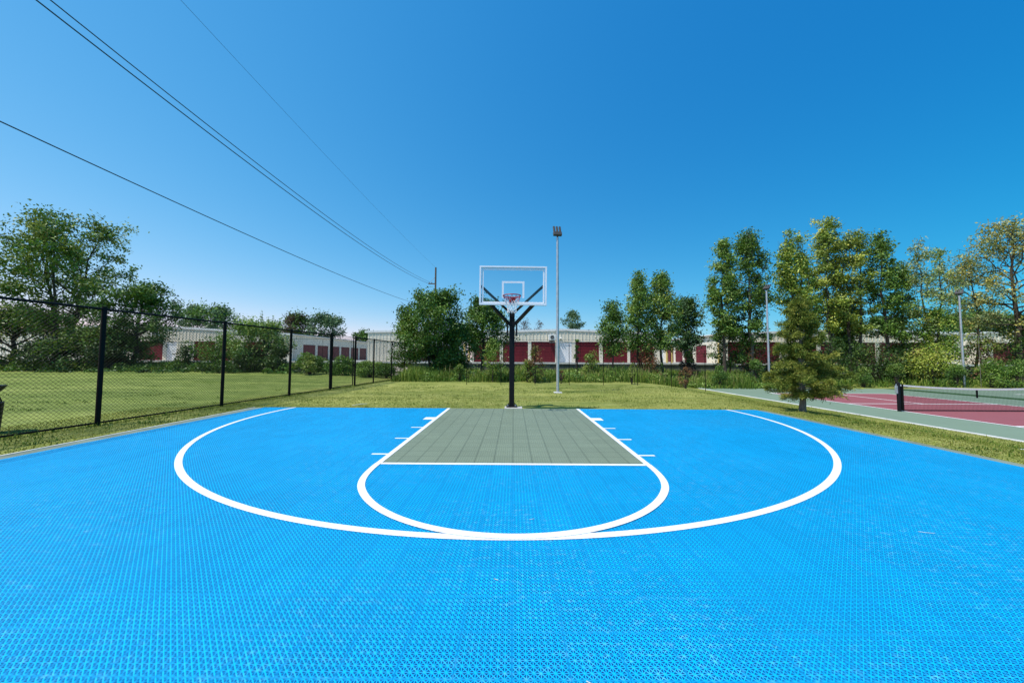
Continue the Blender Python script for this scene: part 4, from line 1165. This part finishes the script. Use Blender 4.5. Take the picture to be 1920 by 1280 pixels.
# darker coarse tufts scattered through the mown lawn
tx, ty = [], []
for (x0, x1, y0, y1, n) in ((-8.5, 9.5, YB + .3, 18.5, 240), (XR + .5, 10.6, 4.5, 9.5, 60), (-8.4, XL - .5, 4.5, 9.5, 22), (-26, -9.2, 6.0, 26, 200)):
    for q in range(n):
        a, b = gr.uniform(x0, x1), gr.uniform(y0, y1); r = gr.uniform(.04, .22); m = int(14 + 90 * r)
        tx.append(a + gr.normal(size=m) * r * 1.6); ty.append(b + gr.normal(size=m) * r * .6)
tx = np.concatenate(tx); ty = np.concatenate(ty)
ok = ty > YB + .08
ok |= (tx > XR + .3) | (tx < XL - .35)
tx, ty = tx[ok], ty[ok]
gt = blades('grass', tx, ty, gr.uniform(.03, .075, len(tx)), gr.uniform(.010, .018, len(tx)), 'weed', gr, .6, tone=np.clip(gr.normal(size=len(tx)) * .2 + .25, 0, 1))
tag(gt, 'darker coarse grass tufts scattered through the mown lawn', 'grass', kind='stuff')
# longer unmown fringe below the fence and along the pad edges
t = gr.uniform(0, 1, 5200)
fx = np.interp(t, np.linspace(0, 1, 11), [-9.15, -9.0, -8.85, -8.6, -8.42, -8.23, -7.99, -7.87, -7.76, -7.62, -7.5]) + gr.normal(size=5200) * .07
fy = np.interp(t, np.linspace(0, 1, 11), [-1.2, 1.6, 4.4, 7.11, 9.91, 12.6, 14.95, 17.0, 19.0, 21.4, 23.6])
ex = gr.uniform(XL - .4, XR + .3, 1800); ey = np.full(1800, YB + .05) + np.abs(gr.normal(size=1800)) * .03
ok = np.abs(ex) > .36; ex, ey = ex[ok], ey[ok]
fx = np.concatenate([fx, ex]); fy = np.concatenate([fy, ey])
hz_ = gr.uniform(.03, .11, len(fx)); hz_[5200:] *= .55
gf = blades('grass', fx, fy, hz_, gr.uniform(.007, .013, len(fx)), 'weed', gr, .5)
tag(gf, 'longer grass left unmown along the fence foot and court edge', 'grass', kind='stuff')
# tall weeds between lawn and retaining wall
def weeds(label, x0, x1, y0, y1, n, h0, h1, pal, wd=.035, lean=.32):
    x, y = patch(x0, x1, y0, y1, n)
    front = sst(0, 1.2, y - y0 - .35 * np.sin(x * 1.3) - .25 * np.sin(x * 3.1))
    h = gr.uniform(h0, h1, n) * (.35 + .65 * front) * (.8 + .25 * np.sin(x * .9 + 1.0) + .12 * np.sin(x * 2.7))
    k = front > .02
    o = blades('weeds', x[k], y[k], np.clip(h[k], .1, None), gr.uniform(.6, 1.3, k.sum()) * wd, pal, gr, lean, tone=np.clip(.42 + .2 * np.sin(x[k] * 1.7) + gr.normal(size=k.sum()) * .2, 0, 1))
    tag(o, label, 'weeds', kind='stuff')
weeds('tall green weeds and grasses behind the lawn below the storage units', -7.4, 17.0, 20.2, 27.0, 20000, .3, .98, 'weed')
weeds('dense dark weeds right up against the retaining wall', -14.0, 30.0, 27.0, 35.0, 15000, .3, .75, 'weed', .06)
weeds('pale seed heads and dry stalks standing among the tall weeds', -5.0, 14.5, 20.6, 25.0, 1100, .7, 1.35, 'seed', .022, .22)
weeds('rough grass at the foot of the bushes in the left field', -48.0, -8.0, 27.0, 34.5, 18000, .25, .75, 'weed', .05)
weeds('rough grass under the right tree belt behind the court slab', 9.5, 46.0, 22.2, 30.0, 17000, .15, .65, 'weed', .05)

def undergrowth(label, x0, x1, y0, y1, nc, per, hmax, seed, leaf=.13, pals=('mid', 'dark', 'pale', 'olive', 'mid')):
    rng = np.random.default_rng(seed)
    cx = rng.uniform(x0, x1, nc); cy = rng.uniform(y0, y1, nc); r = rng.uniform(.35, .95, nc)
    hh = rng.uniform(.25, 1.0, nc) * hmax * (.55 + .45 * sst(y0, y0 + 1.5, cy))
    cen, col = [], []
    for i in range(nc):
        q = rng.normal(size=(per, 3)); q /= np.linalg.norm(q, axis=1, keepdims=True); q *= rng.uniform(.45, 1, (per, 1))
        z = np.abs(q[:, 2]) * hh[i]
        px = cx[i] + q[:, 0] * r[i]; py = cy[i] + q[:, 1] * r[i]
        cen.append(np.stack([px, py, gz(px, py) + z + .03], 1))
        col.append(tint(pals[rng.integers(len(pals))], per, rng, np.clip(rng.normal() * .15 + .2 + .4 * z / hmax, 0, 1)))  # leaf colour lightens with height to stand in for sun on top
    cen = np.concatenate(cen); col = np.concatenate(col)
    o = leaf_cards(cen, leaf * rng.uniform(.6, 1.4, len(cen)), col, rng, name='undergrowth')
    tag(o, label, 'undergrowth', kind='stuff')
undergrowth('leafy green undergrowth among the tall weeds behind the lawn', -7.2, 16.5, 20.8, 26.0, 150, 150, .95, 61)
undergrowth('leafy undergrowth at the foot of the right tree belt', 14.0, 44.0, 24.5, 29.0, 90, 110, 1.1, 62, .16, ('shade', 'dark', 'shade', 'olive'))
undergrowth('leafy undergrowth below the bushes of the left field', -46.0, -9.0, 25.6, 31.0, 110, 110, .8, 63, .18, ('shade', 'dark', 'dark', 'mid'))

def rock(label, x, y, s, seed):
    rng = np.random.default_rng(seed)
    m = MB(); n = 9; prof = []
    base = []
    for j in range(5):
        ph = math.pi * (j + .5) / 5
        for k in range(n):
            a = 2 * math.pi * k / n
            r = rng.uniform(.75, 1.15)
            base.append((math.cos(a) * math.sin(ph) * r * s, math.sin(a) * math.sin(ph) * r * s, math.cos(ph) * r * s * .62))
    m.v = base
    for j in range(4):
        for k in range(n):
            m.f.append((j * n + k, j * n + (k + 1) % n, (j + 1) * n + (k + 1) % n, (j + 1) * n + k)[::-1])
    m.f.append(tuple(range(n))); m.f.append(tuple(4 * n + k for k in reversed(range(n))))
    o = m.build('rock', M['rock']); o.location = (x, y, gzf(x, y) + s * .30)
    tag(o, label, 'rock', 'pale rubble rocks beside the large bushy tree')
rk = np.random.default_rng(3)
for i in range(26):
    u = rk.uniform(); v = rk.uniform()
    rock('pale rubble rock in the heap between the fence end and the large bushy tree', -9.4 + 2.0 * u, 24.6 + 1.9 * v, rk.uniform(.16, .36) * (.7 + .5 * v), 200 + i)
    bpy.context.scene.collection.objects[-1].location.z += .55 * v

def stake(x, y, h, label):
    o = MB().tube([(0, 0, -.1), (.0, 0, h * .5), (.015, 0, h)], .014, 6).build('plant_stake', M['pale_bark'] if h > 2 else M['black_metal'], smooth=True)
    o.location = (x, y, gzf(x, y)); tag(o, label, 'stake', 'stakes beside the young trees')
stake(30.6, 22.6, 3.4, 'thin pale stake right of the rightmost floodlight pole')
stake(-2.62, 20.0, 1.5, 'short dark stake beside the small conical evergreen left of the hoop')
stake(6.75, 19.1, 1.2, 'short dark stake beside the thin olive sapling')

def stick(x, y, L, ang, label):
    c, s = math.cos(ang), math.sin(ang)
    o = MB().tube([(-c * L / 2, -s * L / 2, 0), (0.02, .01, .015), (c * L / 2, s * L / 2, .006)], [.010, .014, .007], 6).build('stick', M['straw'], smooth=True)
    o.location = (x, y, gzf(x, y) + .035); tag(o, label, 'stick')
stick(-4.55, 10.2, .46, .9, 'pale broken stick lying on the grass at the back edge of the blue court')
def straw(x, y, L, ang, label):
    pts = [(L * (t - .5) * math.cos(ang + .5 * t), L * (t - .5) * math.sin(ang + .5 * t), .004 + .003 * math.sin(t * 3.1)) for t in (0, .25, .5, .75, 1)]
    o = MB().tube(pts, .0016, 5).build('dry_grass_stalk', M['straw'], smooth=True)
    o.location = (x, y, .002); tag(o, label, 'dry grass stalk', 'dry stalks lying on the blue tiles')
straw(.355, 1.53, .085, 1.9, 'curved dry stalk on the blue tiles near the bottom edge of the photo')
straw(-.105, 2.235, .03, -.7, 'tiny dry stalk on the blue tiles just inside the seam left of centre')
straw(3.37, 2.86, .11, -.5, 'dry stalk on the blue tiles in the open right part of the court')
straw(2.13, 3.15, .07, -.5, 'dry stalk on the blue tiles just outside the three point line on the right')
straw(.17, 3.05, .05, .1, 'tiny pale stalk on the blue tiles inside the free throw circle')


# ------------------------------------------------------------------ light, sky, camera
SUN_EL = 64.0
sd = Vector((-0.877, -0.48, 0)).normalized() * math.cos(R(SUN_EL)); sd.z = math.sin(R(SUN_EL))
lamp = bpy.data.lights.new('sun', 'SUN'); lamp.energy = 5.0; lamp.angle = R(0.5); lamp.color = (1.0, 0.955, 0.89)
so = bpy.data.objects.new('sun', lamp); C.objects.link(so)
so.rotation_euler = (-sd).to_track_quat('-Z', 'Y').to_euler()
so.location = (-30, -20, 60)

w = bpy.data.worlds.new('World'); bpy.context.scene.world = w; w.use_nodes = True
nt = w.node_tree; bg = nt.nodes['Background']
sky = nt.nodes.new('ShaderNodeTexSky'); sky.sky_type = 'NISHITA'; sky.sun_disc = False
sky.sun_elevation = R(SUN_EL); sky.sun_rotation = math.atan2(sd.x, sd.y) % (2 * math.pi)
sky.altitude = 200; sky.air_density = 1.0; sky.dust_density = 0.3; sky.ozone_density = 3.0
# deepen the clear sky: per channel response, a little clearer away from the sun (towards +x)
def wm(op, a, b):
    nd = nt.nodes.new('ShaderNodeMath'); nd.operation = op
    for i, v in enumerate((a, b)):
        if isinstance(v, (int, float)): nd.inputs[i].default_value = v
        else: nt.links.new(v, nd.inputs[i])
    return nd.outputs[0]
sp = nt.nodes.new('ShaderNodeSeparateColor'); nt.links.new(sky.outputs[0], sp.inputs[0])
tc = nt.nodes.new('ShaderNodeTexCoord'); sx = nt.nodes.new('ShaderNodeSeparateXYZ'); nt.links.new(tc.outputs['Generated'], sx.inputs[0])
cc = nt.nodes.new('ShaderNodeCombineColor')
for i, (a, g, k) in enumerate(((2.15, 1.80, .95), (1.10, .78, .24), (1.122, .45, .12))):
    v = wm('MULTIPLY', wm('POWER', wm('MULTIPLY', sp.outputs[i], .1), g), a * 10)
    nt.links.new(wm('MULTIPLY', v, wm('SUBTRACT', 1.0, wm('MULTIPLY', sx.outputs[0], k))), cc.inputs[i])
nt.links.new(cc.outputs[0], bg.inputs[0]); bg.inputs[1].default_value = 0.10

sc = bpy.context.scene
cam = bpy.data.cameras.new('camera'); cam.sensor_width = 36.0; cam.lens = 36.0 * 641.0 / 1920.0
cam.clip_start = 0.05; cam.clip_end = 4000
co = bpy.data.objects.new('camera', cam); C.objects.link(co)
co.matrix_world = Matrix.Translation((0, 0, 1.407)) @ Matrix.Rotation(R(0.25), 4, 'Z') @ Matrix.Rotation(R(90 + 2.77), 4, 'X') @ Matrix.Rotation(R(0.27), 4, 'Z')
sc.camera = co
sc.view_settings.view_transform = 'Standard'; sc.view_settings.look = 'None'; sc.view_settings.exposure = 0; sc.view_settings.gamma = 1
sc.cycles.max_bounces = 8; sc.cycles.transparent_max_bounces = 24
